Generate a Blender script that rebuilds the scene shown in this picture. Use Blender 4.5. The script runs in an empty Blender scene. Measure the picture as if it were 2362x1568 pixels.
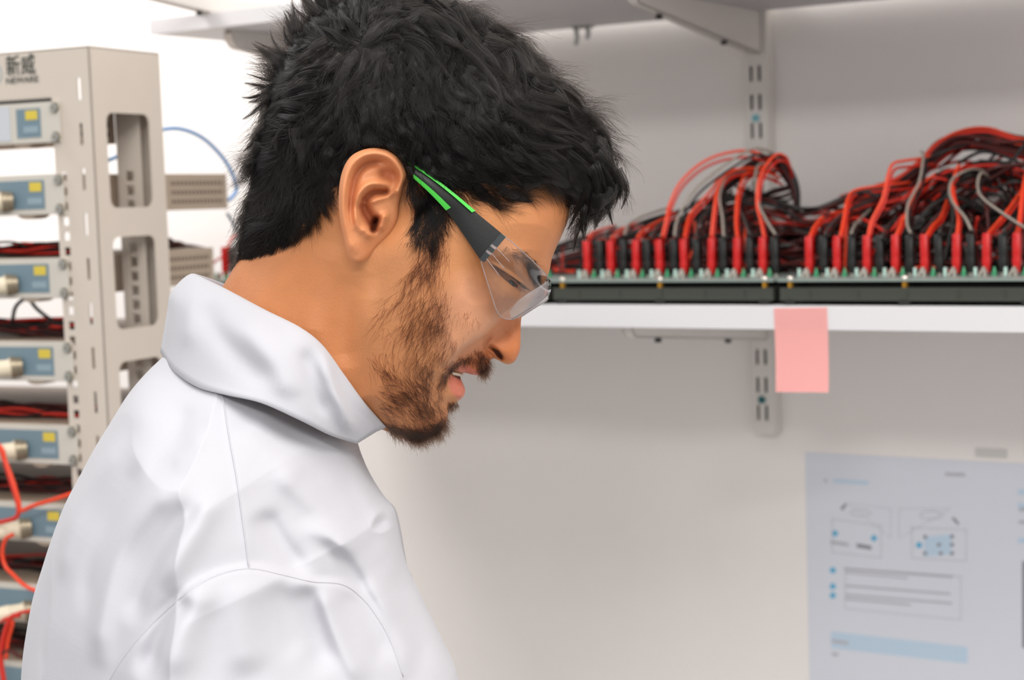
import bpy, bmesh, math, random
import numpy as np
from mathutils import Vector, Matrix
random.seed(7); RNG = np.random.default_rng(11)
SC = bpy.context.scene; COL = SC.collection
R = math.radians
# ------------------------------------------------------------------ camera
FPX = 4000.0                                   # focal length in pixels of the 2362 x 1568 frame
PITCH, ROLL, YW, YR = R(4.63), R(-1.91), R(32.37), R(24.64)
CAM = Vector((0, 0, 1.50))
FW = Vector((0, math.cos(PITCH), -math.sin(PITCH)))
_u0 = Vector((0, math.sin(PITCH), math.cos(PITCH))); _r0 = Vector((1, 0, 0))
RT = _r0 * math.cos(ROLL) + _u0 * math.sin(ROLL)
UP = -_r0 * math.sin(ROLL) + _u0 * math.cos(ROLL)
cd = bpy.data.cameras.new('camera'); cam = bpy.data.objects.new('camera', cd); COL.objects.link(cam)
cd.sensor_width = 36.0; cd.lens = 36.0 * FPX / 2362.0
cam.matrix_world = Matrix(((RT.x, UP.x, -FW.x, CAM.x), (RT.y, UP.y, -FW.y, CAM.y), (RT.z, UP.z, -FW.z, CAM.z), (0, 0, 0, 1)))
cd.clip_start = 0.05; cd.dof.use_dof = True; cd.dof.focus_distance = 0.955; cd.dof.aperture_fstop = 10.0
SC.camera = cam
# ------------------------------------------------------------------ world and lamps
w = bpy.data.worlds.new('room_light'); SC.world = w; w.use_nodes = True
bgn = w.node_tree.nodes['Background']; bgn.inputs[0].default_value = (1.0, 0.985, 0.97, 1); bgn.inputs[1].default_value = 0.63
def lamp(name, loc, size, power, col=(1, .97, .93), rot=(0, 0, 0), sy=None):
    l = bpy.data.lights.new(name, 'AREA'); l.shape = 'RECTANGLE'; l.size = size; l.size_y = sy or size
    l.energy = power; l.color = col
    o = bpy.data.objects.new(name, l); COL.objects.link(o); o.location = loc; o.rotation_euler = rot
    return o
lamp('ceiling_lamp', (-0.15, -1.5, 2.6), 1.3, 50, col=(1, .98, .965), sy=.35)
lamp('ceiling_lamp', (0.15, 0.25, 2.75), 0.6, 11, sy=1.2)
lamp('ceiling_lamp', (1.25, 0.30, 2.75), 0.6, 17, sy=1.2)
lamp('added_wall_light', (-1.02, 1.95, 2.7), 0.5, 16, col=(1, .98, .97), rot=Vector((.30, .62, -.72)).to_track_quat('-Z', 'Y').to_euler(), sy=.9)  # added light aimed at the left wall to whiten it, turned off the person
SC.view_settings.view_transform = 'Standard'; SC.view_settings.look = 'None'
SC.view_settings.gamma = 1.0; SC.view_settings.use_curve_mapping = False
SC.view_settings.exposure = 0.45
CY = SC.cycles; CY.max_bounces = 6; CY.diffuse_bounces = 3; CY.glossy_bounces = 3; CY.transmission_bounces = 5; CY.transparent_max_bounces = 10; CY.adaptive_threshold = 0.06
# ------------------------------------------------------------------ helpers
def ray(px, py):
    return (RT * ((px - 1181) / FPX) - UP * ((py - 784) / FPX) + FW).normalized()
def hit(px, py, p0, n):
    d = ray(px, py); t = (Vector(p0) - CAM).dot(n) / d.dot(n)
    return CAM + d * t
def at_depth(px, py, z):                        # point at distance z along the view axis
    return CAM + RT * ((px - 1181) / FPX * z) - UP * ((py - 784) / FPX * z) + FW * z
def s2l(v): return v / 12.92 if v <= 0.04045 else ((v + 0.055) / 1.055) ** 2.4
def rgb(r, g, b): return (s2l(r / 255), s2l(g / 255), s2l(b / 255), 1)
MATS = {}
def mat(name, col, rough=.5, metal=0, var=0.0, vscale=30, bump=0.0, bscale=80, coat=0, sss=0, spec=None, attr=None):
    m = bpy.data.materials.new(name); m.use_nodes = True; nt = m.node_tree; b = nt.nodes['Principled BSDF']
    b.inputs['Base Color'].default_value = col; b.inputs['Roughness'].default_value = rough; b.inputs['Metallic'].default_value = metal
    if spec is not None: b.inputs['Specular IOR Level'].default_value = spec
    if coat: b.inputs['Coat Weight'].default_value = coat
    tc = nt.nodes.new('ShaderNodeTexCoord')
    src = None
    if attr:
        a = nt.nodes.new('ShaderNodeAttribute'); a.attribute_name = attr; src = a.outputs['Color']
        nt.links.new(src, b.inputs['Base Color'])
    if var:
        n = nt.nodes.new('ShaderNodeTexNoise'); n.inputs['Scale'].default_value = vscale; n.inputs['Detail'].default_value = 4
        nt.links.new(tc.outputs['Object'], n.inputs['Vector'])
        mr = nt.nodes.new('ShaderNodeMapRange'); mr.inputs['From Min'].default_value = .25; mr.inputs['From Max'].default_value = .75
        mr.inputs['To Min'].default_value = 1 - var; mr.inputs['To Max'].default_value = 1 + var
        nt.links.new(n.outputs['Fac'], mr.inputs['Value'])
        mx = nt.nodes.new('ShaderNodeMix'); mx.data_type = 'RGBA'; mx.blend_type = 'MULTIPLY'; mx.inputs['Factor'].default_value = 1
        if src is not None: nt.links.new(src, mx.inputs['A'])
        else: mx.inputs['A'].default_value = col
        nt.links.new(mr.outputs['Result'], mx.inputs['B']); nt.links.new(mx.outputs['Result'], b.inputs['Base Color'])
    if bump:
        n2 = nt.nodes.new('ShaderNodeTexNoise'); n2.inputs['Scale'].default_value = bscale; n2.inputs['Detail'].default_value = 5
        nt.links.new(tc.outputs['Object'], n2.inputs['Vector'])
        bp = nt.nodes.new('ShaderNodeBump'); bp.inputs['Strength'].default_value = bump; bp.inputs['Distance'].default_value = .001
        nt.links.new(n2.outputs['Fac'], bp.inputs['Height']); nt.links.new(bp.outputs['Normal'], b.inputs['Normal'])
    if sss:
        b.inputs['Subsurface Weight'].default_value = sss; b.inputs['Subsurface Radius'].default_value = (1, .35, .2); b.inputs['Subsurface Scale'].default_value = .0035
    MATS[name] = m; return m
def tag(o, label, cat, group=None, kind=None):
    if label: o['label'] = label
    if cat: o['category'] = cat
    if group: o['group'] = group
    if kind: o['kind'] = kind
    return o
def thing(name, label, cat, loc=(0, 0, 0), rotz=0, group=None, kind=None):
    o = bpy.data.objects.new(name, None); COL.objects.link(o); o.location = loc; o.rotation_euler = (0, 0, rotz)
    o.empty_display_size = .02
    return tag(o, label, cat, group, kind)
class MB:
    """collects shapes, builds ONE mesh object; verts in the parent's local frame"""
    def __init__(s): s.v = []; s.f = []; s.mi = []
    def add(s, vs, fs, mi=0):
        k = len(s.v); s.v += [tuple(p) for p in vs]; s.f += [tuple(i + k for i in f) for f in fs]; s.mi += [mi] * len(fs)
    def box(s, x0, x1, y0, y1, z0, z1, bev=0.0, mi=0):
        if bev <= 0:
            s.add([(x, y, z) for z in (z0, z1) for y in (y0, y1) for x in (x0, x1)],
                  [(0, 2, 3, 1), (4, 5, 7, 6), (0, 1, 5, 4), (2, 6, 7, 3), (0, 4, 6, 2), (1, 3, 7, 5)], mi); return
        bm = bmesh.new(); bmesh.ops.create_cube(bm, size=1)
        for v in bm.verts: v.co = Vector(((x0 + x1) / 2 + v.co.x * (x1 - x0), (y0 + y1) / 2 + v.co.y * (y1 - y0), (z0 + z1) / 2 + v.co.z * (z1 - z0)))
        bmesh.ops.bevel(bm, geom=bm.edges[:], offset=bev, segments=2, profile=.6, affect='EDGES')
        bm.verts.index_update()
        s.add([v.co[:] for v in bm.verts], [[v.index for v in f.verts] for f in bm.faces], mi); bm.free()
    def tube(s, pts, r, n=6, mi=0, caps=True, flat=1.0):
        pts = [Vector(p) for p in pts]; m = len(pts); rs = r if isinstance(r, (list, tuple)) else [r] * m
        t = [(pts[min(i + 1, m - 1)] - pts[max(i - 1, 0)]).normalized() for i in range(m)]
        a = Vector((0, 0, 1)) if abs(t[0].z) < .9 else Vector((1, 0, 0))
        u = t[0].cross(a).normalized(); vs = []
        for i in range(m):
            u = (u - t[i] * u.dot(t[i])).normalized(); b = t[i].cross(u)
            for k in range(n):
                an = 2 * math.pi * k / n
                vs.append(pts[i] + (u * math.cos(an) + b * math.sin(an) * flat) * rs[i])
        fs = [(i * n + k, i * n + (k + 1) % n, (i + 1) * n + (k + 1) % n, (i + 1) * n + k) for i in range(m - 1) for k in range(n)]
        if caps: fs += [tuple(range(n))[::-1], tuple((m - 1) * n + k for k in range(n))]
        s.add(vs, fs, mi)
    def prism(s, poly, y0, y1, plane='xz', mi=0):
        n = len(poly)
        def P(p, d): return (p[0], d, p[1]) if plane == 'xz' else ((d, p[0], p[1]) if plane == 'yz' else (p[0], p[1], d))
        s.add([P(p, y0) for p in poly] + [P(p, y1) for p in poly],
              [tuple(range(n)), tuple(range(2 * n - 1, n - 1, -1))] + [(i, n + i, n + (i + 1) % n, (i + 1) % n) for i in range(n)], mi)
    def build(s, name, m, parent=None, smooth=False, label=None, recalc=True):
        me = bpy.data.meshes.new(name); me.from_pydata(s.v, [], s.f); me.update()
        ms = m if isinstance(m, (list, tuple)) else [m]
        for x in ms: me.materials.append(x)
        if len(ms) > 1: me.polygons.foreach_set('material_index', s.mi)
        if recalc:
            bm = bmesh.new(); bm.from_mesh(me); bmesh.ops.recalc_face_normals(bm, faces=bm.faces); bm.to_mesh(me); bm.free()
        if smooth:
            me.polygons.foreach_set('use_smooth', [True] * len(me.polygons))
            if smooth != 'all': me.set_sharp_from_angle(angle=R(40))
        o = bpy.data.objects.new(name, me); COL.objects.link(o)
        if parent: o.parent = parent
        if label: o['label'] = label
        return o
def copy_tree(o, parent=None):
    c = o.copy(); COL.objects.link(c); c.parent = parent
    for ch in o.children: copy_tree(ch, c)
    return c
def catmull(P, n):
    P = [np.array(p, float) for p in P]; Q = [2 * P[0] - P[1]] + P + [2 * P[-1] - P[-2]]; out = []
    for i in range(1, len(Q) - 2):
        p0, p1, p2, p3 = Q[i - 1:i + 3]
        for k in range(n):
            t = k / n; out.append(.5 * ((2 * p1) + (p2 - p0) * t + (2 * p0 - 5 * p1 + 4 * p2 - p3) * t * t + (3 * p1 - p0 - 3 * p2 + p3) * t ** 3))
    out.append(P[-1]); return np.array(out)
def circ(n, r, cx=0, cy=0, a0=0): return [(cx + r * math.cos(a0 + 2 * math.pi * k / n), cy + r * math.sin(a0 + 2 * math.pi * k / n)) for k in range(n)]
def rrect(x0, x1, z0, z1, r, n=5):
    out = []
    for cx, cz, a in ((x1 - r, z1 - r, 0), (x0 + r, z1 - r, 90), (x0 + r, z0 + r, 180), (x1 - r, z0 + r, 270)):
        for k in range(n + 1):
            an = R(a + 90 * k / n); out.append((cx + r * math.cos(an), cz + r * math.sin(an)))
    return out
def plate_holes(outer, holes, y0, y1, plane='xz'):
    """solid plate with through holes (triangulated), returns an MB"""
    from mathutils.geometry import delaunay_2d_cdt
    loops = [outer] + holes; vs = []; es = []
    for l in loops:
        k = len(vs); vs += [Vector(p) for p in l]; es += [(k + i, k + (i + 1) % len(l)) for i in range(len(l))]
    res = delaunay_2d_cdt(vs, es, [], 0, 1e-7)
    V, F = res[0], res[2]
    def inside(p, l):
        c = False; j = len(l) - 1
        for i in range(len(l)):
            if (l[i][1] > p[1]) != (l[j][1] > p[1]) and p[0] < (l[j][0] - l[i][0]) * (p[1] - l[i][1]) / (l[j][1] - l[i][1]) + l[i][0]: c = not c
            j = i
        return c
    keep = []
    for f in F:
        c = sum((V[i] for i in f), Vector((0, 0))) / len(f)
        if inside(c, outer) and not any(inside(c, h) for h in holes): keep.append(tuple(f))
    def P(p, d): return (p[0], d, p[1]) if plane == 'xz' else (d, p[0], p[1])
    mb = MB(); n = len(V); mb.v = [P(p, y0) for p in V] + [P(p, y1) for p in V]
    mb.f = keep + [tuple(i + n for i in f[::-1]) for f in keep]
    cnt = {}
    for f in keep:
        for i in range(len(f)):
            a, b = f[i], f[(i + 1) % len(f)]; cnt[(a, b)] = 1
    for (a, b) in list(cnt):
        if (b, a) not in cnt: mb.f.append((a, a + n, b + n, b))
    mb.mi = [0] * len(mb.f); return mb
# wall frame: x along the wall (towards the right, nearer the camera), y into the wall, z up
DW = 1.787
WN = Vector((math.sin(YW), math.cos(YW), 0)); WD = Vector((math.cos(YW), -math.sin(YW), 0))
W0 = Vector((CAM.x, CAM.y, 0)) + WN * DW
def WL(px, py, o=0.0):                          # pixel -> wall frame on the plane o metres in front of the wall
    p = hit(px, py, W0 - WN * o, WN) - W0
    return Vector((p.dot(WD), p.dot(WN), p.z))
def WS(px, py, s):                              # pixel -> wall frame on the plane x = s
    p = hit(px, py, W0 + WD * s, WD) - W0
    return Vector((p.dot(WD), p.dot(WN), p.z))
def project(p):
    q = Vector(p) - CAM; z = q.dot(FW); return (1181 + FPX * q.dot(RT) / z, 784 - FPX * q.dot(UP) / z, z)
def wproj(s, y, z): return project(W0 + WD * s + WN * y + Vector((0, 0, z)))
# rack frame: x along the front face (towards the right), y into the rack, z up, origin below the front right edge
RN = Vector((math.sin(YR), math.cos(YR), 0)); RD = Vector((math.cos(YR), -math.sin(YR), 0))
_e = at_depth(225, 500, 1.60); RK0 = Vector((_e.x, _e.y, 0))
def RF(px, py, y=0.0):
    p = hit(px, py, RK0 + RN * y, RN) - RK0; return Vector((p.dot(RD), p.dot(RN), p.z))
def RS(px, py, x=0.0):
    p = hit(px, py, RK0 + RD * x, RD) - RK0; return Vector((p.dot(RD), p.dot(RN), p.z))
def rproj(x, y, z): return project(RK0 + RD * x + RN * y + Vector((0, 0, z)))
# ------------------------------------------------------------------ setting
M_wall = mat('wall_paint', rgb(246, 240, 236), .85, var=.02, vscale=6, bump=.12, bscale=260)
M_floor = mat('floor_vinyl', rgb(150, 150, 150), .5, var=.08, vscale=12)
M_lam = mat('white_laminate', rgb(216, 214, 216), .45, var=.012, vscale=9)
M_powder = mat('white_powder_coat', rgb(226, 220, 214), .42, bump=.05, bscale=900)
M_dark = mat('dark_plastic', rgb(10, 10, 9), .5)
M_zinc = mat('zinc_steel', rgb(176, 178, 176), .35, .9)
def struct(mb, name, m, loc, rz):
    o = mb.build(name, m); o.location = loc; o.rotation_euler = (0, 0, rz); o['kind'] = 'structure'; return o
mb = MB(); mb.box(-7, 3.5, 0, .12, 0, 2.8); struct(mb, 'wall_back', M_wall, W0, -YW)
mb = MB(); mb.box(-7, 7, -5, 7, -.1, 0); struct(mb, 'floor', M_floor, (0, 0, 0), 0)
# ------------------------------------------------------------------ shelf uprights with paired slots
S_UP = -0.792; ZU = 1.6957; TU = .0165                 # upper shelf underside and thickness
ZL, TL = 1.3759, .0206                                  # lower shelf underside and thickness
M_screw = mat('blue_tinted_screw', rgb(120, 178, 190), .35, .5)
M_screwd = mat('teal_dark_screw', rgb(40, 110, 115), .35, .4)
def upright(s, label, z0, z1):
    t = thing('shelf_upright', label, 'shelf rail', W0 + WD * s + Vector((0, 0, z0)), -YW, 'shelf uprights on the wall')
    H = z1 - z0; holes = []
    zs = []
    z = .0235
    while z < H - .04:
        zs.append(z); z += .0312
    for z in zs:
        for x in (-.0062, .0036): holes.append([(x - .0017, z - .0085), (x + .0017, z - .0085), (x + .0017, z + .0085), (x - .0017, z + .0085)])
    outer = [(-.0125, 0), (.0125, 0), (.0125, H), (-.0125, H)]
    plate_holes(outer, holes, -.020, -.0185).build('front_face', M_powder, t)
    for x in (-.0125, .011):
        mb = MB(); mb.box(x, x + .0015, -.0186, -.0005, 0, H); mb.build('side_flange', M_powder, t)
    mb = MB(); mb.box(-.011, .011, -.003, -.0008, 0, H); mb.build('slot_shade_plate', M_dark, t, label='dark plate painting the shade inside the rail behind its slots')  # black plate stands in for the shade inside the white channel
    return t
up = upright(S_UP, 'white slotted steel upright on the wall, beside the pink note', 1.2307, 2.3)
upright(-1.29, 'white slotted steel upright on the wall behind the head of the person', 1.2307, 2.3)
for zz, m in ((WL(1747, 272, .02).z, M_screw), (WL(1762, 922, .02).z, M_screwd)):
    mb = MB(); mb.prism(circ(16, .0042, -.0013, zz - 1.2307), -.0203, -.0222); mb.prism(circ(6, .0015, -.0013, zz - 1.2307), -.0222, -.0226, mi=1)
    mb.build('screw', [m, M_dark], up, label='blue tinted screw head between the slots')
# ------------------------------------------------------------------ brackets
def bracket(s, ztop, L, h0, h1, label, name='shelf_bracket'):
    t = thing(name, label, 'shelf bracket', W0 + WD * s + Vector((0, 0, ztop)), -YW, 'brackets under the shelves')
    poly = [(-.021, 0), (-.021, -h0)]
    n = 10
    for k in range(n + 1):
        an = R(-90 - 90 * k / n); r = h1 * .8
        poly.append((-L + r + r * math.cos(an), -h1 + r + r * math.sin(an)))
    poly.append((-L, 0))
    for x in (-.006, .0045):
        mb = MB(); mb.prism(poly, x, x + .0015, 'yz'); mb.build('side_plate', M_powder, t)
    mb = MB()                                           # folded lower edge joins both plates
    low = poly[1:-1]
    for a, b in zip(low[:-1], low[1:]):
        mb.add([(-.006, *a), (.006, *a), (.006, *b), (-.006, *b), (-.006, a[0], a[1] + .0015), (.006, a[0], a[1] + .0015), (.006, b[0], b[1] + .0015), (-.006, b[0], b[1] + .0015)],
               [(0, 1, 2, 3), (7, 6, 5, 4), (0, 4, 5, 1), (2, 6, 7, 3), (1, 5, 6, 2), (0, 3, 7, 4)])
    mb.build('folded_edge', M_powder, t)
    for f in (.28, .80):
        z = -(h0 + (h1 - h0) * f); y = -.021 - (L - .021) * f
        mb = MB(); mb.prism(circ(10, .0035, 0, y), z - .0035, z + .0004, 'xy'); mb.build('fixing_screw', M_dark, t)
    return t
bracket(S_UP, ZU, .305, .046, .014, 'white tapered bracket under the upper shelf, on the right-hand upright')
bracket(S_UP, ZL, .330, .040, .012, 'white tapered bracket under the lower shelf, left of the pink note')
bracket(-1.29, ZU, .315, .046, .020, 'white bracket tip under the upper shelf, left of the dark hair')
bracket(-1.29, ZL, .330, .040, .012, 'white bracket under the lower shelf, hidden behind the person')
bracket(-1.29, ZU + .035, .445, .050, .010, 'beige-white bracket end above the upper shelf at the top edge of the photo')
# ------------------------------------------------------------------ shelves
def shelf(name, label, s0, s1, z, t, gap, depth=.35):
    o = thing(name, label, 'shelf', W0 + WD * s0 + Vector((0, 0, z)), -YW, 'white wall shelves')
    mb = MB(); mb.box(0, s1 - s0, -depth + .001, -gap, .0002, t, .0006); mb.build('board', M_lam, o)
    mb = MB(); mb.box(0, s1 - s0, -depth, -depth + .0009, 0, t + .0001, .0003); mb.build('edge_band', M_lam, o)
    return o
shelf('wall_shelf', 'white laminate upper shelf running along the top of the photo', -1.374, .9, ZU, TU, .016)
shelf('wall_shelf', 'white laminate lower shelf that carries the wired circuit boards', -1.385, .9, ZL, TL, .001)
# a small metal clip with two prongs under the upper shelf
c = WL(1345, 88, .03)
t = thing('cable_clip', 'small grey metal clip with two prongs under the upper shelf', 'clip', W0 + WD * c.x + WN * c.y + Vector((0, 0, ZU)), -YW)
mb = MB(); mb.box(-.012, .012, -.006, .006, -.0025, 0, .0006); mb.build('clip_base', M_zinc, t)
for dx, L in ((-.009, .020), (.006, .014)):
    mb = MB(); mb.tube([(dx, 0, -.002), (dx + .002, -.001, -L * .6), (dx - .001, 0, -L)], .0028, 8); mb.build('prong', M_zinc, t, True)
# ------------------------------------------------------------------ pink sticky note over the shelf edge
m = bpy.data.materials.new('pink_note_paper'); m.use_nodes = True; nt = m.node_tree
b = nt.nodes['Principled BSDF']; b.inputs['Base Color'].default_value = rgb(250, 190, 186); b.inputs['Roughness'].default_value = .8
tr = nt.nodes.new('ShaderNodeBsdfTranslucent'); tr.inputs['Color'].default_value = rgb(252, 186, 182)
mx = nt.nodes.new('ShaderNodeMixShader'); mx.inputs[0].default_value = .35
nt.links.new(b.outputs[0], mx.inputs[1]); nt.links.new(tr.outputs[0], mx.inputs[2]); nt.links.new(mx.outputs[0], nt.nodes['Material Output'].inputs[0])
M_note = m
a, bq = WL(1785, 711, .3505), WL(1911, 907, .3505)
wn = bq.x - a.x; hn = a.z - bq.z
t = MB(); N = 16; Wd = 6
for sgn, off in ((0, 0), (1, .00025)):
    vs = []
    for j in range(N + 1):
        f = j / N; z = -f * hn; cur = max(0, f - .3) ** 2 * .006
        for i in range(Wd + 1):
            g = i / Wd; vs.append((g * wn + .0015 * f, -.3503 - cur * (1 + .3 * g) - off, z + .0012 * g))
    t.add(vs, [(j * (Wd + 1) + i, j * (Wd + 1) + i + 1, (j + 1) * (Wd + 1) + i + 1, (j + 1) * (Wd + 1) + i) for j in range(N) for i in range(Wd)])
o = t.build('sticky_note', M_note, None, 'all', recalc=False)
o.location = W0 + WD * a.x + Vector((0, 0, a.z)); o.rotation_euler = (0, 0, -YW)
tag(o, 'pink sticky note hanging from the front edge of the lower shelf', 'sticky note')
# ------------------------------------------------------------------ printed sheet on the wall
M_paper = mat('bluish_paper', rgb(222, 225, 234), .6, var=.01, vscale=8)
M_blue = mat('cyan_print', rgb(95, 178, 215), .7); M_pale = mat('pale_blue_print', rgb(196, 216, 234), .7)
M_gr = mat('grey_print', rgb(188, 188, 195), .7); M_lg = mat('light_grey_print', rgb(205, 206, 214), .7); M_dk = mat('dark_grey_print', rgb(140, 142, 150), .7)
M_tape = mat('tape', rgb(214, 211, 208), .3)
pz = WL(1857, 1042, 0); poster = thing('wall_sheet', 'bluish printed instruction sheet taped to the wall at the lower right', 'paper sheet', W0 + WD * pz.x + Vector((0, 0, pz.z)), -YW)
mb = MB(); mb.box(0, .42, -.0006, -.0001, -.297, 0); mb.build('sheet', M_paper, poster)
def PL(px, py):
    p = WL(px, py, .0007); return (p.x - pz.x, p.z - pz.z)
def pr(name, polys, m, d=.0008):
    mb = MB()
    for p in polys: mb.prism([PL(*q) for q in p], -d, -.0006)
    return mb.build(name, m, poster)
def bar(x0, y0, x1, y1, h): return [(x0, y0), (x1, y1), (x1, y1 + h), (x0, y0 + h)]
def frame_(c4, t=3):
    (x0, y0), (x1, y1), (x2, y2), (x3, y3) = c4
    return [bar(x0, y0, x1, y1, t), bar(x3, y3, x2, y2, t), [(x0, y0), (x0 + t, y0), (x3 + t, y3), (x3, y3)], [(x1 - t, y1), (x1, y1), (x2, y2), (x2 - t, y2)]]
pr('heading', [bar(1922, 1104, 2003, 1109, 9)], M_pale); pr('heading', [bar(1901, 1104, 1907, 1104, 8)], M_gr)
pr('page_title', [bar(2180, 1089, 2226, 1091, 8)], M_gr)
pr('diagram_outline', frame_([(1918, 1195), (2034, 1212), (2034, 1285), (1918, 1272)]) + frame_([(1955, 1160), (2055, 1172), (2055, 1240), (2052, 1240)], 2), M_lg)
pr('diagram_outline', frame_([(2102, 1215), (2230, 1220), (2230, 1292), (2102, 1286)]) + frame_([(2073, 1172), (2190, 1172), (2190, 1174), (2073, 1240)], 2), M_lg)
for cx, cy, w_, h_ in ((1985, 1183, 26, 9), (2148, 1188, 28, 11)):
    ring = [(cx + w_ * math.cos(a), cy + h_ * math.sin(a)) for a in np.linspace(0, 2 * math.pi, 25)]
    inn = [(cx + (w_ - 4) * math.cos(a), cy + (h_ - 4) * math.sin(a)) for a in np.linspace(0, 2 * math.pi, 25)]
    pr('device_sketch', [[ring[i], ring[i + 1], inn[i + 1], inn[i]] for i in range(24)], M_lg)
pr('pen_mark', [[(1938, 1172), (1950, 1160), (1954, 1163), (1944, 1177)]], M_dk); pr('pen_mark', [[(2195, 1195), (2200, 1192), (2213, 1207), (2209, 1211)]], M_dk)
for cx, cy in ((1926, 1230), (2016, 1241), (2120, 1257), (1921, 1315), (1921, 1352), (1921, 1373)):
    pr('number_dot', [[(cx + 7 * math.cos(a), cy + 7 * math.sin(a)) for a in np.linspace(0, 2 * math.pi, 13)[:-1]]], M_blue)
pr('board_sketch', [bar(1917, 1246, 1957, 1252, 8)], M_gr); pr('board_sketch', [bar(1976, 1253, 2010, 1259, 9)], M_dk)
pr('board_sketch', [bar(2132, 1238, 2195, 1232, 46)], M_pale)
for cx, cy in ((2134, 1238), (2134, 1276), (2170, 1276), (2196, 1237), (2196, 1256), (2196, 1276), (2166, 1256)):
    pr('board_pin', [bar(cx - 4, cy - 4, cx + 4, cy - 4, 8)], M_dk, .001)
pr('text_box', frame_([(1948, 1308), (2218, 1328), (2218, 1428), (1948, 1402)], 3), M_lg)
for x0, y0, x1, y1, h in ((1950, 1310, 2198, 1328, 5), (1950, 1318, 2094, 1331, 4), (1950, 1348, 2192, 1367, 5), (1950, 1369, 2196, 1389, 5), (1950, 1378, 2100, 1392, 5)):
    pr('text_line', [bar(x0, y0, x1, y1, h)], M_gr)
pr('table_header', [bar(1917, 1456, 2232, 1492, 38)], M_pale); pr('table_text', [bar(1919, 1474, 1957, 1479, 8)], M_gr, .001); pr('table_text', [bar(1919, 1504, 1933, 1505, 8)], M_gr)
for y in (1128, 1160, 1240): pr('side_heading', [bar(2348, y, 2440, y + 4, 12)], M_pale)
for y in (1171, 1200): pr('side_text', [bar(2350, y, 2440, y + 4, 8)], M_gr)
pr('side_picture', [bar(2358, 1294, 2480, 1300, 200)], M_dk)
p = PL(2250, 1040); mb = MB(); mb.box(p[0], p[0] + .033, -.0011, -.0003, p[1] - .006, p[1] + .003); mb.build('tape_strip', M_tape, poster, label='pale strip of tape')
# ------------------------------------------------------------------ equipment rack
M_rack = mat('beige_powder_coat', rgb(205, 194, 182), .5, var=.015, vscale=15, bump=.04, bscale=900)
M_face = mat('pale_grey_panel', rgb(202, 196, 186), .5)
M_lbl = mat('slate_blue_label', rgb(112, 134, 146), .45); M_yel = mat('yellow_print', rgb(214, 190, 70), .5); M_lbl2 = mat('pale_label_text', rgb(140, 160, 170), .5)
M_silver = mat('silver_sticker', rgb(196, 200, 206), .35); M_cream = mat('cream_connector', rgb(222, 210, 186), .4); M_knurl = mat('nickel_ring', rgb(150, 138, 118), .35, .7)
M_ink = mat('dark_green_ink', rgb(42, 50, 44), .6); M_vent = mat('vent_shadow', rgb(92, 80, 68), .7); M_side = mat('brownish_beige_case', rgb(180, 162, 144), .5, var=.02)
RZT = 1.653
rack = thing('equipment_rack', 'tall beige steel equipment rack with open side windows at the left edge', 'rack', RK0, -YR)
HW, PW = .0345, .052                                    # header bottom position, post width
# front face: header over two posts; posts carry square holes and narrow slots
def slot(x, z, w_, h_): return [(x - w_ / 2, z - h_ / 2), (x + w_ / 2, z - h_ / 2), (x + w_ / 2, z + h_ / 2), (x - w_ / 2, z + h_ / 2)]
RWID = .47
zmods = [RF(60, y).z for y in (285, 450, 642, 832, 1022, 1202, 1390, 1570)]    # module centres
holes_r, z = [], 1.60
sq = []
z = RZT - .118
while z > .15:
    sq.append(z); z -= .0139
for z in sq: holes_r.append(slot(-.0365, z, .0066, .0075))
z = RF(178, 205).z
while z > .15:
    holes_r.append(slot(-.0135, z, .0034, .020)); z -= .0415
outer = [(-PW + .0012, 0.02), (0, .02), (0, RZT), (-PW + .0012, RZT)]
outer = [(-.0455, .02), (0, .02), (0, RZT), (-.0455, RZT)]
mb = plate_holes(outer, holes_r, 0, .0015); mb.build('front_post', M_rack, rack)
mb2 = plate_holes([(-RWID - x, z) for x, z in outer], [[(-RWID - x, z) for x, z in h] for h in holes_r], 0, .0015); mb2.build('front_post', M_rack, rack)
mb = MB(); mb.box(-RWID + .0455, -.0455, 0, .0015, RF(60, 226).z, RZT); mb.build('header_panel', M_rack, rack)
mb = MB(); mb.box(-RWID + .0455, -.0455, .0002, .012, RF(60, 226).z - .0015, RF(60, 226).z - .0001); mb.build('header_lip', M_rack, rack)
# side panels with rounded windows
zb = .02; wins = []
for y0, y1 in ((262, 478), (545, 757), (832, 1040), (1120, 1325), (1405, 1600)):
    za, zc = RS(300, y0).z, RS(300, y1).z; wins.append(rrect(.0205, .0865, zc, za, .009))
for x in (0, -RWID):
    mb = plate_holes([(0, zb), (.1065, zb), (.1065, RZT), (0, RZT)], wins, x - .0015, x, 'yz'); mb.build('side_panel', M_rack, rack)
    mb = MB(); sg = -1 if x == 0 else 1
    mb.box(min(x, x + sg * .045), max(x, x + sg * .045), .1065, .108, zb, RZT); mb.build('back_flange', M_rack, rack)
    rh = [slot(-.012 + (0 if x == 0 else 0), z, .008, .010) for z in sq]
    xs = -.040 if x == 0 else -RWID + .012
    mb = plate_holes([(xs, zb), (xs + .028, zb), (xs + .028, RZT - .02), (xs, RZT - .02)], [[(a + xs + .028 - .002, c) for a, c in h] for h in [slot(-.012, z, .009, .0095) for z in sq]], .086, .0875); mb.build('rear_post', M_rack, rack)
mb = MB(); mb.box(-RWID, 0, 0.0, .1065, RZT - .0015, RZT + .0002); mb.build('top_panel', M_rack, rack)
mb = MB(); mb.box(-RWID, 0, 0, .25, 0, .02); mb.build('plinth', M_rack, rack)
mb = MB(); mb.box(-RWID + .047, -.047, -.0002, .09, RF(60, 242).z, RF(60, 226).z - .0016); mb.build('gap_shade_panel', M_dark, rack, label='painted shade in the gap below the header')  # dark strip imitates the shade between header and first module
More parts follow.
